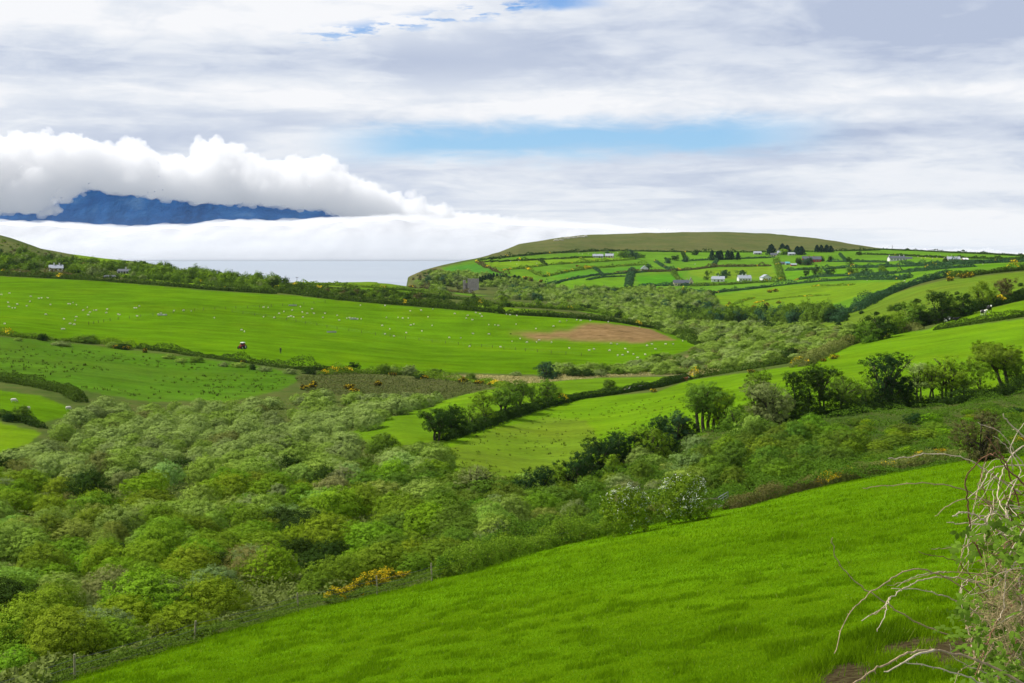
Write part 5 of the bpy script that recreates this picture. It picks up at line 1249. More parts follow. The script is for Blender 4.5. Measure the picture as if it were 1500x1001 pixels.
def gate():
    X = 1052; d = edge_d(X)*.985; p = np.array([(X-750)/F*d, d, float(gz_at(X, d))])
    e = p+np.array([1.35, 2.9, 0]); e[2] = float(ground(e[0], e[1]))+.22; v = e-p
    root = empty('field_gate', tuple(p)); tag(root, 'galvanised metal bar gate beside the white hawthorn', 'gate')
    for k, h in enumerate((.18, .4, .62, .86, 1.12)):
        MB().tube([(0, 0, h), (v[0], v[1], v[2]+h)], .032 if k in (0, 4) else .022, 6).obj('bar', M_STEEL, root)
    for t in (0.0, .5, 1.0): MB().tube([(v[0]*t, v[1]*t, v[2]*t+.14), (v[0]*t, v[1]*t, v[2]*t+1.16)], .03, 6).obj('upright', M_STEEL, root)
    rf = empty('rail_fence', tuple(p)); tag(rf, 'short wooden rail fence between the hawthorn and the metal gate', 'fence')
    for dx, s in ((-.12, .09), (-.62, .12), (-1.5, .07)):
        zz = float(ground(p[0]+dx, p[1]))-p[2]; b = MB(); b.box((dx, 0, zz+.45), (s, s, 1.45)); b.obj('post', M_DKWOOD, rf)
    for h in (.55, 1.02): b = MB(); b.box((-.85, -.08, h), (1.5, .035, .11)); b.obj('rail', M_POST, rf)
gate()
def field_fence(pts, label, sp=7.0):
    P = path(pts, 6); root = empty('field_fence', (0, 0, 0)); tag(root, label, 'fence', 'wire fences crossing the sheep field')
    seg = np.linalg.norm(np.diff(P, axis=0), axis=1); cum = np.concatenate([[0], np.cumsum(seg)]); me = None; top = []
    for t in np.arange(0, cum[-1], sp):
        x = np.interp(t, cum, P[:, 0]); y = np.interp(t, cum, P[:, 1]); z = float(ground(x, y))
        if me is None:
            b = MB(); b.tube([(0, 0, -.2), (0, 0, .6), (0, 0, 1.15)], [.10, .09, .08], 6); o = b.obj('post', M_DKWOOD, root); me = o.data
        else: o = np_obj('post', me, root)
        o.location = (x, y, z); top.append((x, y, z))
    for h in (.5, 1.0): MB().tube([(q[0], q[1], q[2]+h) for q in top], .008, 3).obj('wire', M_WIRE, root)
field_fence([(340,458),(420,470),(500,484),(560,493),(644,503),(720,510),(780,516),(865,523)], 'wire fence slanting across the lower part of the sheep field', 6.0)
field_fence([(236,461),(300,455),(400,450),(490,443)], 'wire fence running up from the trough to the upper hedge', 6.5)
field_fence([(130,476),(180,468),(233,462)], 'short wire fence left of the feeding trough', 6.5)

# ------------------------------------------------------------------ animals and people: one skin each
def skin(name, build, vox, mats):
    o = np_obj(name+'_tmp', build.mesh(name, M_POST)); md = o.modifiers.new('r', 'REMESH'); md.mode = 'VOXEL'; md.voxel_size = vox
    sm = o.modifiers.new('s', 'SMOOTH'); sm.factor = .5; sm.iterations = 2
    dg = bpy.context.evaluated_depsgraph_get(); me = bpy.data.meshes.new_from_object(o.evaluated_get(dg))
    me.name = name; me.materials.clear()
    for m in mats: me.materials.append(m)
    me.polygons.foreach_set('use_smooth', np.ones(len(me.polygons), bool))
    bpy.data.objects.remove(o); return me
def paint(me, fn):
    c = np.empty(len(me.polygons)*3); me.polygons.foreach_get('center', c); c = c.reshape(-1, 3)
    me.polygons.foreach_set('material_index', np.array([fn(*q) for q in c], np.int32)); me.update(); return me
M_WOOL = plain('fleece', (.74, .70, .60), .95, .2, 9, .5); M_FACE = plain('sheep_face', (.30, .27, .22), .9, .2, 9)
M_BLK = plain('black_coat', (.014, .013, .013), .6, .3, 4); M_WHT = plain('white_coat', (.78, .76, .70), .7, .12, 4)
M_BRN = plain('brown_coat', (.20, .06, .022), .7, .2, 4); M_CREAM = plain('cream_coat', (.70, .55, .36), .8, .2, 4)
def sheep_mesh(seed, graze):
    r = rs(seed); b = MB(); b.ball((0, 0, .58), (.50, .27, .29), 12, 8, .12, r); b.ball((-.28, 0, .60), (.27, .27, .27), 10, 7); b.ball((.3, 0, .60), (.25, .25, .27), 10, 7)
    for x in (-.34, .34):
        for y in (-.13, .13): b.tube([(x, y, .5), (x*1.02, y, .25), (x, y, .0)], [.075, .045, .04], 6)
    if graze: b.tube([(.42, 0, .62), (.62, 0, .42), (.72, 0, .2)], [.15, .11, .07], 8); b.ball((.74, 0, .15), (.12, .07, .10))
    else: b.tube([(.42, 0, .65), (.60, 0, .82), (.66, 0, .90)], [.15, .11, .09], 8); b.ball((.74, 0, .90), (.15, .08, .09)); b.tube([(.66, -.13, .93), (.66, .13, .93)], .03, 5)
    b.tube([(-.5, 0, .66), (-.56, 0, .5)], [.05, .03], 5)
    me = skin('sheep', b, .035, [M_WOOL, M_FACE])
    return paint(me, lambda x, y, z: 1 if (z < .24 and abs(x) < .6) or (x > .60 and (not graze or z < .35)) else 0)
SH = [sheep_mesh(1, True), sheep_mesh(2, False), sheep_mesh(3, True)]
SHEEP = [(2,432),(14,430),(45,435),(61,437),(57,438),(70,437),(44,442),(12,444),(25,446),(39,449),(13,450),(18,452),(22,452),(74,447),(100,446),(103,446),(107,444),(112,447),(128,451),(122,455),(132,458),(129,462),(137,455),(141,455),(157,454),(156,459),(173,461),(175,462),(197,452),(200,452),(204,449),(201,464),(67,461),(94,468),(112,465),(110,470),(7,475),(103,475),(109,476),(91,483),(94,483),
 (232,461),(236,460),(240,462),(255,456),(269,455),(280,456),(314,466),(354,484),(358,486),(386,451),(393,451),(440,450),(428,455),(416,457),(423,465),(426,464),(430,465),(444,465),(443,458),(450,460),(457,453),(460,460),(473,466),(476,460),(409,460),(402,466),(386,465),(494,463),(497,470),
 (528,448),(564,448),(566,466),(601,456),(583,466),(590,467),(598,467),(617,455),(634,453),(627,465),(602,477),(606,476),(633,478),(560,478),(571,483),(595,488),(618,486),(564,490),(577,493),(658,495),(675,496),(666,460),(685,463),(683,467),(692,469),(697,459),(703,461),(706,464),(716,477),(725,477),(730,478),(716,490),(742,461),(747,462),(756,476),(693,490),(762,497),(772,502),(757,463),(786,502),(733,509),(688,508),(750,501),(820,472),(830,470),(811,479),(785,482),(834,511),(845,469),(851,470),(865,470),(891,472),(937,480),(895,504),(904,505),(893,514),(916,512),(920,517),(912,521),(905,521),(934,525),(948,507),(955,505),(960,512),(975,505),(986,505),(1000,500),(928,520),(945,520),(870,512),(863,514),(790,499),(808,502),
 (508,467),(512,466),(516,467),(520,467),(524,468),(529,468)]
EXTRA = [(1340+i*3.6+(i % 3), 374+((i*7) % 5)) for i in range(20)] + [(848,371),(853,372),(862,372),(872,371),(878,372),(905,370),(935,372),(820,378),(800,379),(760,382),(748,383),(786,386),(757,387),(1018,387),(1440,387),(1325,412),(1270,411)]
r = rs(8); sheep0 = {}
def sheep_at(X, Y, sc, label, group):
    p = hit(X, Y); me = SH[int(r.rand()*3)]; o = np_obj('sheep', me); o.location = (p[0], p[1], p[2]-.02); o.rotation_euler = (0, 0, r.rand()*6.28)
    o.scale = (sc, sc, sc); return tag(o, label, 'sheep', group)
for (X, Y) in SHEEP:
    f = 'lying at the round feeder' if 505 < X < 532 and Y > 465 else 'on the bare earth edge' if 740 < X < 1000 and 474 < Y < 503 else 'on the big field'
    sheep_at(X, Y+1, .76, 'white sheep %s, %.1f%% across and %.1f%% down' % (f, X/15, Y/10.01), 'sheep on the big field')
for (X, Y) in EXTRA: sheep_at(X, Y+1, .95, 'tiny white sheep on a far headland field, %.1f%% across and %.1f%% down' % (X/15, Y/10.01), 'sheep on the headland')
for (X, Y, lab) in [(42, 602, 'big white sheep beside the dark bush near the left edge'), (100, 602, 'cream sheep at the right tip of the small left field'), (20, 590, 'white sheep half hidden behind the dark bush at left'), (12, 398, 'white sheep on the far left field, left one of two'), (30, 399, 'white sheep on the far left field, right one of two')]:
    sheep_at(X, Y, 1.0, lab, 'sheep at the left edge')
def cow_mesh(name, lying, seed, mats, thr):
    b = MB(); rr = rs(seed); z0 = .55 if lying else 1.0
    b.ball((0, 0, z0), (.85, .38, .42 if lying else .40), 14, 9); b.ball((-.55, 0, z0+.04), (.42, .36, .38)); b.ball((.5, 0, z0+.03), (.40, .33, .40))
    b.tube([(.75, 0, z0+.1), (1.05, 0, z0+.38), (1.15, 0, z0+.45)], [.26, .19, .16], 8); b.tube([(1.12, 0, z0+.48), (1.42, 0, z0+.30)], [.15, .09], 8)
    b.tube([(1.12, -.24, z0+.52), (1.12, .24, z0+.52)], .045, 5)
    if lying:
        for y in (-.28, .28): b.tube([(.5, y, .35), (.85, y*1.15, .14), (.6, y*1.2, .08)], [.13, .09, .06], 6); b.tube([(-.5, y, .4), (-.15, y*1.5, .16), (-.5, y*1.5, .08)], [.2, .12, .06], 6)
    else:
        for y in (-.2, .2): b.tube([(.5, y, .9), (.5, y, .5), (.52, y, .05)], [.15, .075, .07], 7); b.tube([(-.65, y, .95), (-.55, y, .6), (-.72, y, .42), (-.68, y, .05)], [.2, .11, .075, .07], 7)
    b.tube([(-.95, 0, z0+.25), (-1.02, 0, z0-.1), (-1.0, 0, max(.1, z0-.45))], [.05, .035, .03], 5)
    me = skin(name, b, .05, mats)
    return paint(me, lambda x, y, z: 1 if float(fbm(np.array([x*1.3+seed]), np.array([z*1.6+y]), 2, seed)[0]) > thr or (x > 1.2) else 0)
COWS = [(918,574,'cream white calf lying at the left end of the cattle row',1,[M_CREAM,M_WHT],.5,.5,.8), (927,572,'black cow lying second from left in the cattle row',1,[M_BLK,M_WHT],.62,0.2,1), (934,571,'black and white cow lying in the middle of the cattle row',1,[M_BLK,M_WHT],.5,.3,1),
        (941,570,'black cow with white belly lying fourth in the cattle row',1,[M_BLK,M_WHT],.56,.1,1), (950,568,'black cow with white face lying at the right of the row',1,[M_BLK,M_WHT],.68,.1,1), (991,561,'dark grey cow lying beside the brown one',1,[M_BLK,M_BLK],.9,.3,1.1), (1001,559,'reddish brown cow with white head lying by the hedge',1,[M_BRN,M_WHT],.75,.2,1.1),
        (1387,472,'mostly white cow lying at the end of the dark hedge',1,[M_WHT,M_BLK],.55,.4,1.1), (1389,469,'black and white cow standing behind the lying white one',0,[M_BLK,M_WHT],.5,1.2,1), (1393,468,'black cow with a white head in the group by the hedge',0,[M_BLK,M_WHT],.55,.9,1), (1400,470,'black cow lying right of the group by the hedge',1,[M_BLK,M_BLK],.9,.2,1),
        (1441,463,'black and white cow standing left of the tall dark one',0,[M_BLK,M_WHT],.52,-1.3,1.25), (1449,459,'tall dark cow with a pale head facing the viewer',0,[M_BLK,M_WHT],.66,-1.6,1.5)]
for i, (X, Y, lab, ly, ms, th, rz, sc_) in enumerate(COWS):
    me = cow_mesh('cow', ly, 3+i, ms, th); p = hit(X, Y); o = np_obj('cow', me); o.location = (p[0], p[1], p[2]-.03); o.rotation_euler = (0, 0, rz); o.scale = (sc_,)*3; tag(o, lab, 'cow', 'cattle in the pastures')
def person():
    b = MB(); b.ball((0, 0, 1.64), (.10, .11, .13)); b.tube([(0, 0, 1.42), (0, 0, 1.56)], [.07, .055], 8)
    b.tube([(0, 0, .88), (0, 0, 1.15), (0, 0, 1.4), (0, 0, 1.46)], [.16, .15, .19, .10], 10)
    for s in (-1, 1):
        b.tube([(s*.09, 0, .92), (s*.11, .03, .48), (s*.12, -.02, .06)], [.105, .075, .055], 8); b.tube([(s*.12, .04, .04), (s*.13, -.16, .03)], [.05, .04], 6)
        b.tube([(s*.19, 0, 1.40), (s*.27, .02, 1.12), (s*.25, -.10, .88)], [.065, .05, .04], 8)
        for k in range(4): b.tube([(s*(.235+.012*k), -.10, .87), (s*(.235+.012*k), -.13, .79)], [.013, .010], 4)
        b.tube([(s*.22, -.10, .87), (s*.20, -.14, .83)], [.013, .010], 4)
    cloth = plain('dark_clothes', (.03, .035, .045), .9, .3, 5); skn = plain('skin_tone', (.45, .27, .19), .6, .1, 5); hair = plain('brown_hair', (.05, .03, .02), .8, .2, 8)
    me = skin('person', b, .022, [cloth, skn, hair]); paint(me, lambda x, y, z: (2 if z > 1.68 or (y > .03 and z > 1.58) else 1) if z > 1.5 else 1 if z < .88 and abs(x) > .19 and z > .7 else 0)
    p = hit(411, 518.5); o = np_obj('person', me); o.location = tuple(p); o.rotation_euler = (0, 0, .6); o.scale = (1.15,)*3; tag(o, 'person in dark clothes standing on the grass right of the tractor', 'person')
person()

# ------------------------------------------------------------------ tractor and feeders
def wheel(parent, c, R, w, name='wheel'):
    b = MB(); r = rs(1); n = 20; cx, cy, cz = c
    prof = [(R*.62, -w/2), (R*.95, -w/2), (R, -w*.3), (R, w*.3), (R*.95, w/2), (R*.62, w/2)]
    V = [(cx+q[0]*math.cos(a), cy+q[1], cz+q[0]*math.sin(a)) for a in [2*math.pi*i/n for i in range(n)] for q in prof]; K = len(prof)
    b.add(V, [(i*K+k, i*K+k+1, ((i+1) % n)*K+k+1, ((i+1) % n)*K+k) for i in range(n) for k in range(K-1)])
    for i in range(n): a = 2*math.pi*i/n; b.box((cx+R*math.cos(a), cy, cz+R*math.sin(a)), (.08, w*.95, .08))
    t = b.obj(name, M_TYRE, parent); c2 = MB(); c2.tube([(cx, cy-w*.3, cz), (cx, cy+w*.3, cz)], R*.62, 16); c2.obj('rim', M_RIM, t)
M_TYRE = plain('tyre_rubber', (.02, .02, .02), .9, .2, 6); M_RIM = plain('white_rim', (.6, .6, .58), .5, .1, 5); M_RED = plain('red_paint', (.42, .02, .02), .4, .15, 3); M_CABR = plain('white_cab_roof', (.82, .82, .80), .5, .05, 3); M_GLASS = plain('dark_glass', (.03, .035, .04), .1, .1, 3, 0, 0, .6)
def tractor():
    p = hit(355, 511.5); root = empty('tractor', tuple(p), -1.9, .85); tag(root, 'red tractor with a white cab roof standing on the big green field', 'tractor')
    b = MB(); b.box((1.15, 0, 1.15), (1.5, .75, .65), taper=.86); b.box((1.0, 0, .75), (1.6, .5, .35)); b.box((1.93, 0, 1.05), (.08, .6, .5)); b.obj('hood', M_RED, root)
    b = MB(); b.box((-.25, 0, .85), (1.3, .7, .5)); b.obj('chassis', M_BLK, root)
    b = MB(); b.box((-.3, 0, 1.65), (1.25, 1.25, 1.15), taper=.9); g = b.obj('cab', M_GLASS, root)
    b = MB()
    for x in (-.9, .3):
        for y in (-.6, .6): b.tube([(x, y, 1.05), (x*.93-.02, y*.92, 2.25)], .05, 5)
    b.obj('cab_frame', M_RED, g)
    b = MB(); b.box((-.3, 0, 2.36), (1.5, 1.45, .28), taper=.82); b.obj('roof', M_CABR, root)
    for y in (-.85, .85):
        b = MB(); b.box((-.55, y, 1.55), (1.3, .42, .08)); b.box((.12, y, 1.3), (.08, .42, .5)); b.obj('fender', M_RED, root)
        wheel(root, (-.55, y, .8), .8, .46); wheel(root, (1.55, y*.9, .52), .52, .34)
        b = MB(); b.box((1.97, y*.25, 1.2), (.05, .16, .12)); b.obj('headlight', M_WHT, root)
    b = MB(); b.tube([(.95, .25, 1.4), (.95, .25, 2.2)], .05, 7); b.obj('exhaust', M_BLK, root)
    b = MB(); b.box((-1.75, 0, .55), (.5, 1.9, .5)); b.box((-1.3, 0, .7), (.6, .2, .12)); b.obj('rear_box', M_DKWOOD, root)
tractor()
def feeder(X, Y, label):
    p = hit(X, Y); root = empty('feeding_trough', tuple(p), .3); b = MB()
    b.box((0, 0, .35), (3.4, .08, .5)); b.box((0, .8, .35), (3.4, .08, .5)); b.box((0, .4, .15), (3.4, .8, .08)); b.box((-1.7, .4, .35), (.08, .88, .5)); b.box((1.7, .4, .35), (.08, .88, .5)); b.obj('trough', M_STEEL, root)
    for x in (-1.6, 1.6):
        c = MB(); c.box((x, .4, .03), (.12, .9, .12)); c.obj('foot', M_DKWOOD, root)
    tag(root, label, 'trough', 'troughs on the big field')
feeder(238, 463, 'grey feeding trough where the wire fences meet'); feeder(519, 469, 'feeding trough among the lying sheep'); feeder(429, 449, 'small trough at the upper end of the wire fence'); feeder(486, 488, 'low trough on the open grass left of the long fence')

# ------------------------------------------------------------------ buildings
def wallmat(name, c, **k): return plain(name, c, .85, .12, 1.2, .1)
WH = wallmat('white_render', (.80, .80, .77)); CR = wallmat('cream_render', (.72, .62, .42)); REDW = wallmat('red_painted_wall', (.42, .05, .045)); GRY = wallmat('grey_render', (.42, .42, .42))
SLATE = plain('slate', (.10, .11, .13), .6, .3, 2); LSLATE = plain('pale_slate', (.38, .41, .46), .55, .2, 2); RUST = plain('rusty_sheet_roof', (.28, .11, .07), .8, .3, 2); TEAL = plain('teal_sheet', (.12, .38, .42), .5, .15, 2); WIN = plain('window_glass', (.04, .05, .06), .12, .1, 2, 0, 0, .5); DOORM = plain('door_paint', (.08, .05, .03), .6, .1, 3)
STONE = plain('field_stone', (.20, .185, .165), .95, .5, 2.2, .8)
def house(X, Y, wpx, hpx, label, wall=WH, roof=SLATE, rz=0.0, depth=.55, floors=1, chim=(-.9, .9), gable_front=False, nwin=4, cat='house', door=True, name='house', hip=False, wing=None, dep_m=None):
    p = hit(X, Y); k = p[1]/F; Wm, Hm = wpx*k, hpx*k; Dm = dep_m or max(5.0, min(8.5, Wm*depth)); eave = Hm*(.52 if floors == 1 else .62); rh = Hm-eave
    root = empty(name, (p[0], p[1]+Dm/2, p[2]-.1), rz+(math.pi/2 if gable_front else 0))
    if gable_front: Wm, Dm = Dm*1.3, Wm
    hw, hd = Wm/2, Dm/2
    b = MB(); b.prism([(-hd, -.8), (hd, -.8), (hd, eave), (0, Hm-.06), (-hd, eave)], -hw, hw)
    b.V = [np.stack([v[:, 1], v[:, 0], v[:, 2]], 1) for v in b.V]; wobj = b.obj('wall', wall, root)
    b = MB(); t = .18; o_ = .35; sl_ = rh/hd
    for s in (-1, 1):
        x0 = -hw-o_; x1 = hw+o_
        a = [(x0, 0, Hm+.02), (x1, 0, Hm+.02), (x1, s*(hd+o_), eave-sl_*o_+.02), (x0, s*(hd+o_), eave-sl_*o_+.02)]
        bb = [(q[0], q[1], q[2]+t) for q in a]; b.add(a+bb, [(0,1,2,3),(4,7,6,5),(0,4,5,1),(1,5,6,2),(2,6,7,3),(3,7,4,0)])
    ro = b.obj('roof', roof, root)
    for c in chim:
        b = MB(); b.box((c*hw*.93, 0, Hm+.45), (.75, .6, 1.5)); b.box((c*hw*.93, 0, Hm+1.25), (.9, .75, .14)); b.obj('chimney', wall, ro)
    if nwin:
        for q in range(nwin):
            x = -hw+Wm*(q+.7)/(nwin+.4)
            for fl in range(floors):
                z0 = eave*(.52 if floors == 1 else (.25+.48*fl)); isdoor = door and fl == 0 and q == nwin//2
                y = -hd-.03 if not gable_front else None
                if gable_front:
                    yy = -hd+Dm*(q+.7)/(nwin+.4); c3 = (-hw-.03, yy, z0); dm = (.10, 1.0, 1.2)
                else: c3 = (x, -hd-.03, z0); dm = (1.1, .10, 1.2)
                if isdoor: c3 = (c3[0], c3[1], eave*.3); dm = tuple(v if v != 1.2 else 2.1 for v in dm)
                fr = MB(); fr.box(c3, tuple(v+.16 if v > .5 else .07 for v in dm)); fo = fr.obj('door' if isdoor else 'window', DOORM if isdoor else WH, root)
                if not isdoor: pn = MB(); pn.box(c3, dm); pn.obj('pane', WIN, fo)
    if wing is not None:
        wx, ww, wh, wm_, wr_ = wing; b = MB(); b.prism([(-2.4, -.8), (2.4, -.8), (2.4, wh*.6), (0, wh), (-2.4, wh*.6)], wx-ww/2, wx+ww/2)
        b.V = [np.stack([v[:, 1], v[:, 0], v[:, 2]], 1) for v in b.V]; wo = b.obj('wing', wm_, root)
        b = MB()
        for s in (-1, 1):
            a = [(wx-ww/2-.2, 0, wh+.02), (wx+ww/2+.2, 0, wh+.02), (wx+ww/2+.2, s*2.7, wh*.6-.04), (wx-ww/2-.2, s*2.7, wh*.6-.04)]; bb = [(q[0], q[1], q[2]+.14) for q in a]
            b.add(a+bb, [(0,1,2,3),(4,7,6,5),(0,4,5,1),(1,5,6,2),(2,6,7,3),(3,7,4,0)])
        b.obj('wing_roof', wr_, wo)
    return tag(root, label, cat)
house(80, 397.5, 19, 9, 'white farmhouse with pale roof and white chimneys among bushes at the left', WH, LSLATE, .35, chim=(-.3, .55), nwin=3)
house(127, 393, 14, 8, 'low building with reddish roof between bushes left of the white long house', STONE, RUST, .1, chim=(), nwin=2, cat='barn')
house(181, 401, 18, 6.5, 'long white house with a grey slate roof on the lane at the left', WH, SLATE, -.1, chim=(.2,), nwin=4)
house(161, 407.5, 17, 3.8, 'low dark shed with white doors at the top edge of the sheep field', M_BLK, SLATE, -.08, chim=(), nwin=4, cat='shed', door=False)
house(876, 378, 15, 5.5, 'grey farmhouse with long low roofs at the upper left of the headland', GRY, LSLATE, .05, chim=(-.5,), nwin=4)
house(893, 378, 12, 6, 'cream house with a grey roof beside bushes on the upper headland', CR, LSLATE, -.2, chim=(.4,), nwin=3)
house(944.5, 397.5, 10, 8, 'small white cottage with a gable end alone in the green fields', WH, LSLATE, 0, chim=(), gable_front=True, nwin=2)
house(998, 419, 22, 8.5, 'long cream farmhouse with a dark slate roof', CR, SLATE, .06, chim=(.95,), nwin=5)
house(1012.5, 417, 5.5, 9, 'cream gable end block joined beside the long farmhouse', CR, SLATE, 0, chim=(0,), gable_front=True, nwin=1, name='annex', cat='annex')
house(1053, 413, 18, 8, 'white bungalow with a slate roof, left of the three bungalows', WH, LSLATE, -.15, chim=(0,), nwin=3, wing=(-4.5, 4, 4.2, WH, LSLATE))
house(1091, 412.5, 19, 9, 'white bungalow with a wide pale roof, middle one of the three', WH, LSLATE, .12, chim=(-.3, .3), nwin=4)
house(1122, 411, 14, 8.5, 'white gabled bungalow, rightmost of the three', WH, LSLATE, .25, chim=(), gable_front=True, nwin=3)
house(1110, 373, 11, 4.5, 'grey roofed house half hidden left of the tall conifers', GRY, LSLATE, .05, chim=(), nwin=2)
house(1134, 376, 9, 5, 'cream walled farmhouse under the dark conifers', CR, SLATE, -.3, chim=(.5,), nwin=2)
house(1145, 373, 12, 5, 'long white house with pale roof in front of the conifers', WH, LSLATE, 0, chim=(-.6,), nwin=3)
house(1160, 374.5, 10, 4.5, 'barn with a pale metal roof right of the white hilltop house', GRY, LSLATE, 0, chim=(), nwin=2, cat='barn', door=False)
house(1191, 384.5, 25, 8.5, 'big red farmhouse with a dark slate roof and white gable window', REDW, SLATE, -.12, chim=(-.4, .2), nwin=5, wing=(-8.5, 4, 6.5, REDW, SLATE))
house(1183, 385.5, 7, 3.6, 'white conservatory at the left end of the red farmhouse', WH, LSLATE, 0, chim=(), nwin=2, name='conservatory', cat='conservatory')
house(1144, 388, 14, 4, 'dark roofed sheds at the left of the farm yard', GRY, SLATE, 0, chim=(), nwin=3, cat='shed')
house(1154, 388, 6, 4.2, 'small shed with a teal roof in the farm yard', GRY, TEAL, 0, chim=(), nwin=1, cat='shed')
house(1163, 390, 8, 3.6, 'red shed at the right of the farm yard', REDW, LSLATE, 0, chim=(), nwin=2, cat='shed')
house(1315, 382, 24, 6.5, 'long white villa with chimneys at both ends on the right', WH, SLATE, .05, chim=(-.97, .4, .97), nwin=5, wing=(12.5, 6, 3.6, WH, SLATE))
house(1398, 383, 18, 6.8, 'pale villa with a wide roof on the right of the headland', wallmat('pale_yellow_render', (.72, .70, .58)), LSLATE, -.05, chim=(), nwin=5)
house(1415, 382.5, 7, 4.2, 'small white roofed outbuilding right of the pale villa', REDW, WH, 0, chim=(), nwin=1, cat='shed')
def ruin():
    p = hit(356, 411.5); k = p[1]/F; root = empty('stone_ruin', tuple(p), .5); w, h, d = 9*k, 8*k, 6.0
    tag(root, 'roofless stone gable on the skyline against the sea', 'ruin')
    for y, hh in ((0, 1.0), (d, .8)):
        b = MB(); b.prism([(-w/2, -.8), (w/2, -.8), (w/2, h*.45), (w*.2, h*.72*hh), (0, h*hh), (-w*.28, h*.68*hh), (-w/2, h*.42)], y, y+.6); b.obj('gable', STONE, root)
    for x in (-w/2+.3, w/2-.3):
        b = MB(); b.box((x, d/2+.3, h*.1), (.6, d-.6, h*.62)); b.obj('side_wall', STONE, root)
ruin()
def castle():
    p = hit(690, 428.5, 1000, 1300); k = p[1]/F; r = rs(4); root = empty('ruined_castle', tuple(p), 0); tag(root, 'square ruined stone castle keep with a split off corner above the valley mouth', 'castle')
    m, nt, out = new_mat('castle_stone'); n = N(nt); tc = n.node('ShaderNodeTexCoord').outputs['Object']
    q = n.noise(tc, .9, 6, .7); c = n.ramp(q, [(.3, (.24, .215, .205)), (.5, (.40, .36, .34)), (.7, (.54, .50, .45))])
    nt.links.new(n.bsdf(c, .95, n.bump(q, .9, .3), .1), out.inputs[0])
    H = 20*k
    def block(x0, x1, y0, y1, top, name, holes=()):
        nx, nz = 22, 24; b = MB()
        def face(P0, P1, thick, holes):
            L = np.linalg.norm(np.array(P1)-np.array(P0)); dr = (np.array(P1)-np.array(P0))/L; nr = np.array([-dr[1], dr[0], 0]); nn = max(5, int(L/.8)); cell = L/nn; nh = 22
            for i in range(nn):
                tp = top+.5*(r.rand()-.5)+(-.9 if r.rand() < .15 else 0)
                for j in range(nh):
                    z0, z1 = -1+(tp+1)*j/nh, -1+(tp+1)*(j+1)/nh; zc = (z0+z1)/2; u = (i+.5)/nn
                    if any(abs(u-hx) < hw and abs(zc-hz) < hh for hx, hz, hw, hh in holes): continue
                    c_ = np.array(P0)+dr*(i+.5)*cell+nr*thick/2; off = .03*(r.rand()-.5)
                    b.box((c_[0]+nr[0]*off, c_[1]+nr[1]*off, zc), (cell+.002, thick, z1-z0+.002), math.atan2(dr[1], dr[0]))
        face((x0, y0, 0), (x1, y0, 0), 1.4, holes); face((x1, y0+1.4, 0), (x1, y1, 0), 1.2, ()); face((x1, y1, 0), (x0, y1, 0), 1.2, ()); face((x0, y1, 0), (x0, y0+1.4, 0), 1.2, [(.5, top*.6, .1, 1.0)])
        return b.obj(name, m, root)
    x0, x1 = -6.8*k*.95, 11*k
    block(-5.0*k, x1, 0, 12, H*.98, 'keep', [(.3, H*.72, .035, .8), (.62, H*.70, .03, .7), (.25, H*.38, .03, .7), (.7, H*.36, .03, .7), (.48, H*.55, .025, .5)])
    block(-12*k, -8.3*k, 1.5, 8, H*.86, 'corner_tower', [(.5, H*.5, .12, .6)])
    b = MB(); b.box((-6.7*k, 5, H*.2), (3.4*k, 1.2, H*.5)); b.box((-6.7*k, 7.5, H*.3), (3.2*k, 1.0, H*.7)); b.obj('broken_wall', m, root)
    b = MB(); b.box(((x1-5*k)/2, -.35, .6), (16.2*k, 1.0, 3.2), taper=.97); b.obj('battered_base', m, root)
    b = MB()
    for i in range(26): a = r.rand()*16*k-4*k; b.ball((a, -1.5-r.rand()*2, -.1), (.5+.4*r.rand(), .4, .35), 6, 4, .3, r)
    b.obj('fallen_stones', plain('pale_stone', (.5, .48, .42), .9, .3, 3), root)
castle()
def pole(X, Y, hpx, label, name='utility_pole', far=False):
    p = hit(X, Y, 300, 2300); k = p[1]/F; h = hpx*k; root = empty(name, tuple(p)); b = MB(); w = max(.16, .00022*p[1])
    b.tube([(0, 0, -.5), (0, 0, h*.5), (0, 0, h)], [w*.75, w*.65, w*.5], 6); b.obj('pole', M_DKWOOD, root)
    b = MB(); b.box((0, 0, h*.93), (1.9, .16, .16)); b.obj('crossarm', M_DKWOOD, root); b = MB()
    for x in (-.8, 0, .8): b.tube([(x, 0, h*.93+.08), (x, 0, h*.93+.34)], [.09, .06], 5)
    b.obj('insulator', M_STEEL, root); tag(root, label, 'pole', 'utility poles against the sky')
pole(236, 391, 9, 'utility pole with crossarm on the green crest at the left'); pole(317, 404, 8, 'thin utility pole against the sea left of the stone ruin'); pole(435, 416, 10, 'utility pole against the sea right of the stone ruin'); pole(1307, 366.5, 6.5, 'utility pole on the skyline above the long white villa')
def boulders():
    r = rs(6); spots = [(830,350),(836,349),(842,349),(848,348),(853,348),(858,347),(822,352),(815,353),(1041,457)]
    for i, (X, Y) in enumerate(spots[:8]):
        p = hit(X, Y); b = MB(); b.ball((0, 0, .4), (2.6+r.rand()*2, 1.3, 1.3), 9, 6, .35, r); o = b.obj('boulder', plain('pale_rock', (.55, .52, .42), .9, .3, 1)); o.location = tuple(p)
        tag(o, 'pale outcrop near the top of the moor, %.1f%% across and %.1f%% down' % (X/15, Y/10.01), 'rock', 'pale outcrops on the moor')
boulders()

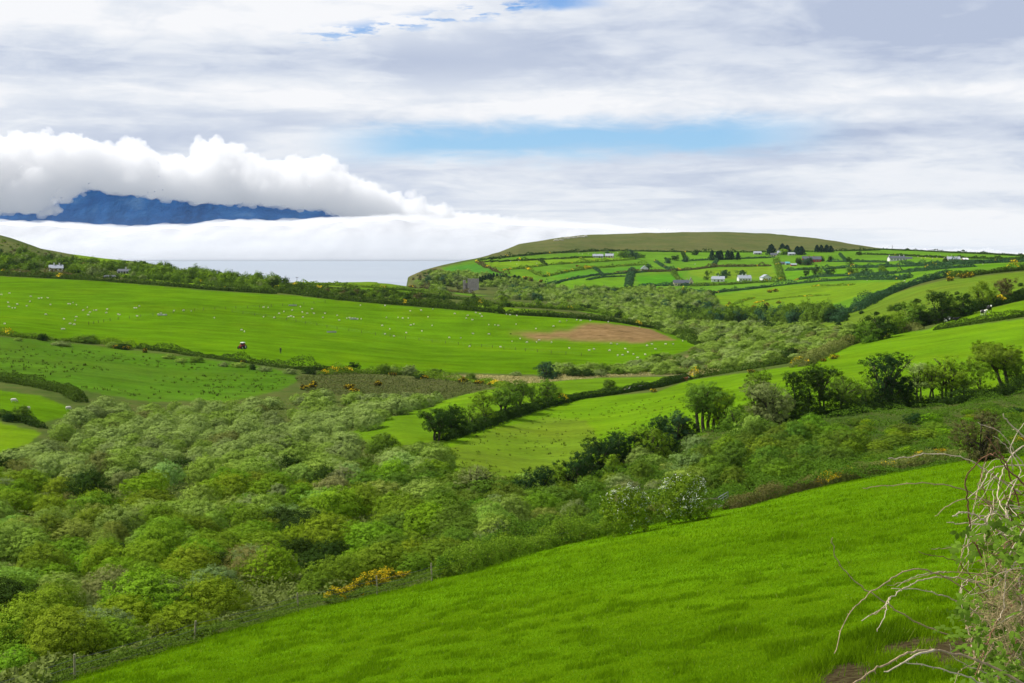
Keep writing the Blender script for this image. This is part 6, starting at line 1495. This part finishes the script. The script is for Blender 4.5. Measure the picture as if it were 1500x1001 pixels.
# ------------------------------------------------------------------ bramble at the right hand side
def bramble():
    r = rs(12); P0 = (1495-750)/F*4.6
    root = empty('bramble_bush', (P0+.1, 4.6, float(ground(P0+.1, 4.6)))); tag(root, 'bramble with tangled dead canes and green leaves at the right edge', 'bramble')
    off = np.array(root.location)
    M_CANE = plain('dead_cane', (.44, .33, .18), .8, .35, 30, .2); M_RCANE = plain('reddish_cane', (.24, .115, .06), .8, .35, 30, .2); M_SILV = plain('bleached_cane', (.60, .50, .34), .8, .25, 30, .2)
    def w3(X, Y, d): return np.array([(X-750)/F*d, d, EYE-(Y-HY)/F*d])-off
    def spl(pts, n=5):
        pts = np.array(pts); k = len(pts); t = np.linspace(0, k-1, (k-1)*n+1); out = []
        for q in t:
            i = min(int(q), k-2); f = q-i; p0, p1, p2, p3 = pts[max(i-1, 0)], pts[i], pts[i+1], pts[min(i+2, k-1)]
            out.append(.5*((2*p1)+(-p0+p2)*f+(2*p0-5*p1+4*p2-p3)*f*f+(-p0+3*p1-3*p2+p3)*f**3))
        return np.array(out)
    def cane(px, d0, d1, rad, mat, thorn=True):
        n = len(px); q = [w3(x, y, d0+(d1-d0)*i/(n-1)) for i, (x, y) in enumerate(px)]; q = spl(q); q += r.randn(*q.shape)*.0016
        b = MB(); b.tube(q, np.linspace(rad*.26, rad*.62, len(q)), 6)
        if thorn:
            for i in range(2, len(q)-1, 1):
                if r.rand() < .8:
                    v = r.randn(3); v /= np.linalg.norm(v); b.tube([q[i], q[i]+v*rad*1.5], [rad*.3, rad*.05], 3)
        return b.obj('cane', mat, root, smooth=True)
    S, CN, RC = M_SILV, M_CANE, M_RCANE
    for px, d0, d1, rad, m in [
      ([(1219,788),(1222,812),(1240,838),(1262,860),(1300,885),(1330,905),(1375,925),(1410,937),(1460,965)], 3.9, 4.6, .0046, CN),
      ([(1222,960),(1243,902),(1262,880),(1288,860),(1312,845),(1345,834),(1375,842),(1400,855),(1450,890),(1500,930)], 3.6, 4.6, .0042, CN),
      ([(1263,910),(1290,893),(1302,878),(1325,862),(1350,850),(1378,845),(1410,848),(1450,860),(1500,885)], 3.8, 4.6, .0042, S),
      ([(1284,925),(1295,905),(1298,890),(1304,876)], 3.75, 3.82, .003, S), ([(1272,903),(1284,897),(1297,888)], 3.8, 3.8, .0026, CN),
      ([(1305,862),(1350,864),(1375,871),(1400,880),(1440,905),(1475,940),(1510,985)], 4.0, 4.6, .0048, S),
      ([(1298,859),(1330,851),(1365,840),(1400,838),(1440,842)], 4.1, 4.6, .003, CN), ([(1314,860),(1335,846),(1360,840),(1385,838)], 4.0, 4.3, .0024, S),
      ([(1240,1008),(1275,985),(1300,972),(1330,957),(1360,952),(1390,956),(1430,966),(1470,985),(1530,1020)], 3.0, 3.9, .0062, CN),
      ([(1296,986),(1320,972),(1345,958),(1368,953)], 3.1, 3.3, .0045, S), ([(1325,970),(1360,976),(1400,986),(1440,1001),(1480,1020)], 3.2, 3.8, .0042, S),
      ([(1302,671),(1330,670),(1360,665),(1400,668),(1430,680),(1455,697),(1490,720),(1530,750)], 4.2, 5.0, .0046, S),
      ([(1265,716),(1300,712),(1350,708),(1400,714),(1440,732),(1470,755),(1520,790)], 4.0, 4.8, .0042, CN),
      ([(1457,663),(1440,672),(1420,690),(1415,710),(1418,735),(1420,770),(1430,800),(1446,830)], 3.8, 4.3, .0050, RC),
      ([(1457,663),(1470,680),(1490,700),(1530,735)], 3.8, 4.2, .0052, RC), ([(1468,608),(1480,622),(1500,640),(1540,680)], 4.3, 4.8, .0058, S),
      ([(1445,640),(1460,660),(1472,675),(1482,705),(1500,760)], 4.3, 4.7, .0048, RC), ([(1433,620),(1460,630),(1475,645),(1485,660),(1510,700)], 4.3, 4.8, .0036, S),
      ([(1457,640),(1470,650),(1480,665),(1484,690)], 4.2, 4.5, .003, S), ([(1395,757),(1405,752),(1420,752),(1440,762),(1465,780),(1478,795),(1500,830)], 3.9, 4.5, .0058, S),
      ([(1388,766),(1400,767),(1425,767),(1450,772),(1490,790)], 4.0, 4.5, .004, S), ([(1370,757),(1390,740),(1415,731),(1445,733),(1480,742),(1530,755)], 4.0, 4.7, .0036, CN),
      ([(1420,730),(1440,708),(1450,690),(1475,682),(1530,684)], 4.1, 4.7, .0042, S), ([(1440,716),(1455,702),(1462,694)], 4.1, 4.2, .003, S),
      ([(1475,755),(1463,735),(1463,710),(1472,684),(1490,660),(1530,640)], 4.2, 4.8, .0045, S), ([(1417,780),(1420,800),(1428,812)], 4.0, 4.1, .0035, S),
      ([(1345,808),(1370,815),(1395,820),(1410,830),(1425,850),(1450,880)], 4.0, 4.5, .003, RC), ([(1365,804),(1395,802),(1430,798),(1470,800)], 4.0, 4.5, .003, CN),
      ([(1425,1001),(1440,960),(1452,930),(1470,900),(1500,870)], 3.9, 4.4, .004, RC), ([(1392,945),(1400,965),(1440,985),(1500,1005)], 3.8, 4.3, .0035, S), ([(1440,905),(1432,940),(1436,975),(1450,1010)], 4.0, 4.2, .0032, CN),
      ([(1396,1008),(1405,985),(1420,975),(1445,960)], 3.7, 4.2, .0028, CN), ([(1500,620),(1480,655),(1495,690),(1475,740),(1490,800)], 4.5, 4.4, .0042, S)]:
        cane(px, d0, d1, rad, m)
    # wild tangle behind and to the side
    for k in range(230):
        x0 = 1440+150*r.rand(); y0 = 680+360*r.rand(); d = 4.2+.9*r.rand(); a = math.pi+r.randn()*.9; L = 40+95*r.rand(); px = []
        for s in np.linspace(0, 1, 5): px.append((x0+math.cos(a)*L*s+8*r.randn(), y0+math.sin(a)*L*s+30*s*s+8*r.randn()))
        px = [(max(q[0], 1400+.25*abs(q[1]-850)), q[1]) for q in px]; cane(px[::-1], d-.2, d, .0016+.0030*r.rand()**2, [S, CN, RC][k % 3], False)
    # leaves: three pointed, toothed leaflets on a short stalk
    lm = leaf_material((.12, .21, .022)); lm.name = 'bramble_leaf'; VV, QQ, vv = [], [], []; nv = 0
    blobs = [(1450,800,60,34,4.2), (1485,770,45,30,4.3), (1500,845,60,60,4.4), (1390,905,26,24,4.1), (1420,925,36,30,4.2), (1465,950,55,50,4.3), (1495,985,60,50,4.2), (1440,990,50,30,4.2), (1490,900,55,50,4.5), (1530,760,50,60,4.6), (1550,900,70,110,4.7), (1420,870,20,20,4.3)]
    wts = np.array([b[2]*b[3] for b in blobs], float); wts /= wts.sum()
    shape = np.array([(0, 0), (.20, .24), (.55, .30), (.82, .16), (1.0, 0), (.82, -.16), (.55, -.30), (.20, -.24)])
    for i in range(620):
        b = blobs[r.choice(len(blobs), p=wts)]; a = r.rand()*6.28; q = math.sqrt(r.rand()); X, Y = b[0]+math.cos(a)*q*b[2], b[1]+math.sin(a)*q*b[3]; d = b[4]+.35*r.randn()*.6
        c = w3(X, Y, d); s = .013+.017*r.rand(); nrm = unit((np.array([-.2, -.7, .8])+r.randn(3)*.55)[None])[0]; t0 = unit(np.cross(nrm, r.randn(3))[None])[0]; t1 = np.cross(nrm, t0); tone = np.clip(.25+.6*r.rand(), 0, 1)
        for ang in (-1.1, 0, 1.1):
            e = t0*math.cos(ang)+t1*math.sin(ang); g = np.cross(nrm, e); pts = c+.004*e+(shape[:, :1]*e*s+shape[:, 1:]*g*s)+nrm*(-.12*s*(shape[:, :1]**2)+.25*s*np.abs(shape[:, 1:]))
            VV.append(pts); QQ += [(nv, nv+1, nv+7, nv), (nv+1, nv+2, nv+6, nv+7), (nv+2, nv+3, nv+5, nv+6), (nv+3, nv+4, nv+5, nv+3)]; nv += 8; vv += [tone]*8
    V = np.concatenate(VV); Q = np.array(QQ); Ft = np.array([[q[0], q[1], q[2]] for q in QQ if q[0] == q[3]]); Fq = np.array([q for q in QQ if q[0] != q[3]])
    o = np_obj('leaves', np_mesh('leaves', V, Fq, Ft, mats=[lm], attrs={'v': np.array(vv)}), root)
    # inner growth down to the ground, its shade put into a dark leaf colour
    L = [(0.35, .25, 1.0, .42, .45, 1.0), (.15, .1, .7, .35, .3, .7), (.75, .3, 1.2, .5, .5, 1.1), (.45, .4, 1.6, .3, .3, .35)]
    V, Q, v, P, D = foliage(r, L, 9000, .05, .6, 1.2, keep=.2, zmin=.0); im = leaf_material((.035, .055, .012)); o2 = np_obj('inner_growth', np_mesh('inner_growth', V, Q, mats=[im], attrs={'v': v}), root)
    b = MB()
    for i in range(900):
        X, Y = 1480+r.randn()*22, 900+r.randn()*38; p = w3(X, Y, 4.35+.15*r.randn()); v = r.randn(3)*[1, .4, .8]; v = v/np.linalg.norm(v)*.07*r.rand()
        b.tube([p-v, p+v+[0, 0, -.01]], [.0009, .0006], 3, cap=False)
    b.obj('dead_grass', plain('straw', (.48, .37, .18), .9, .3, 20), root)
bramble()
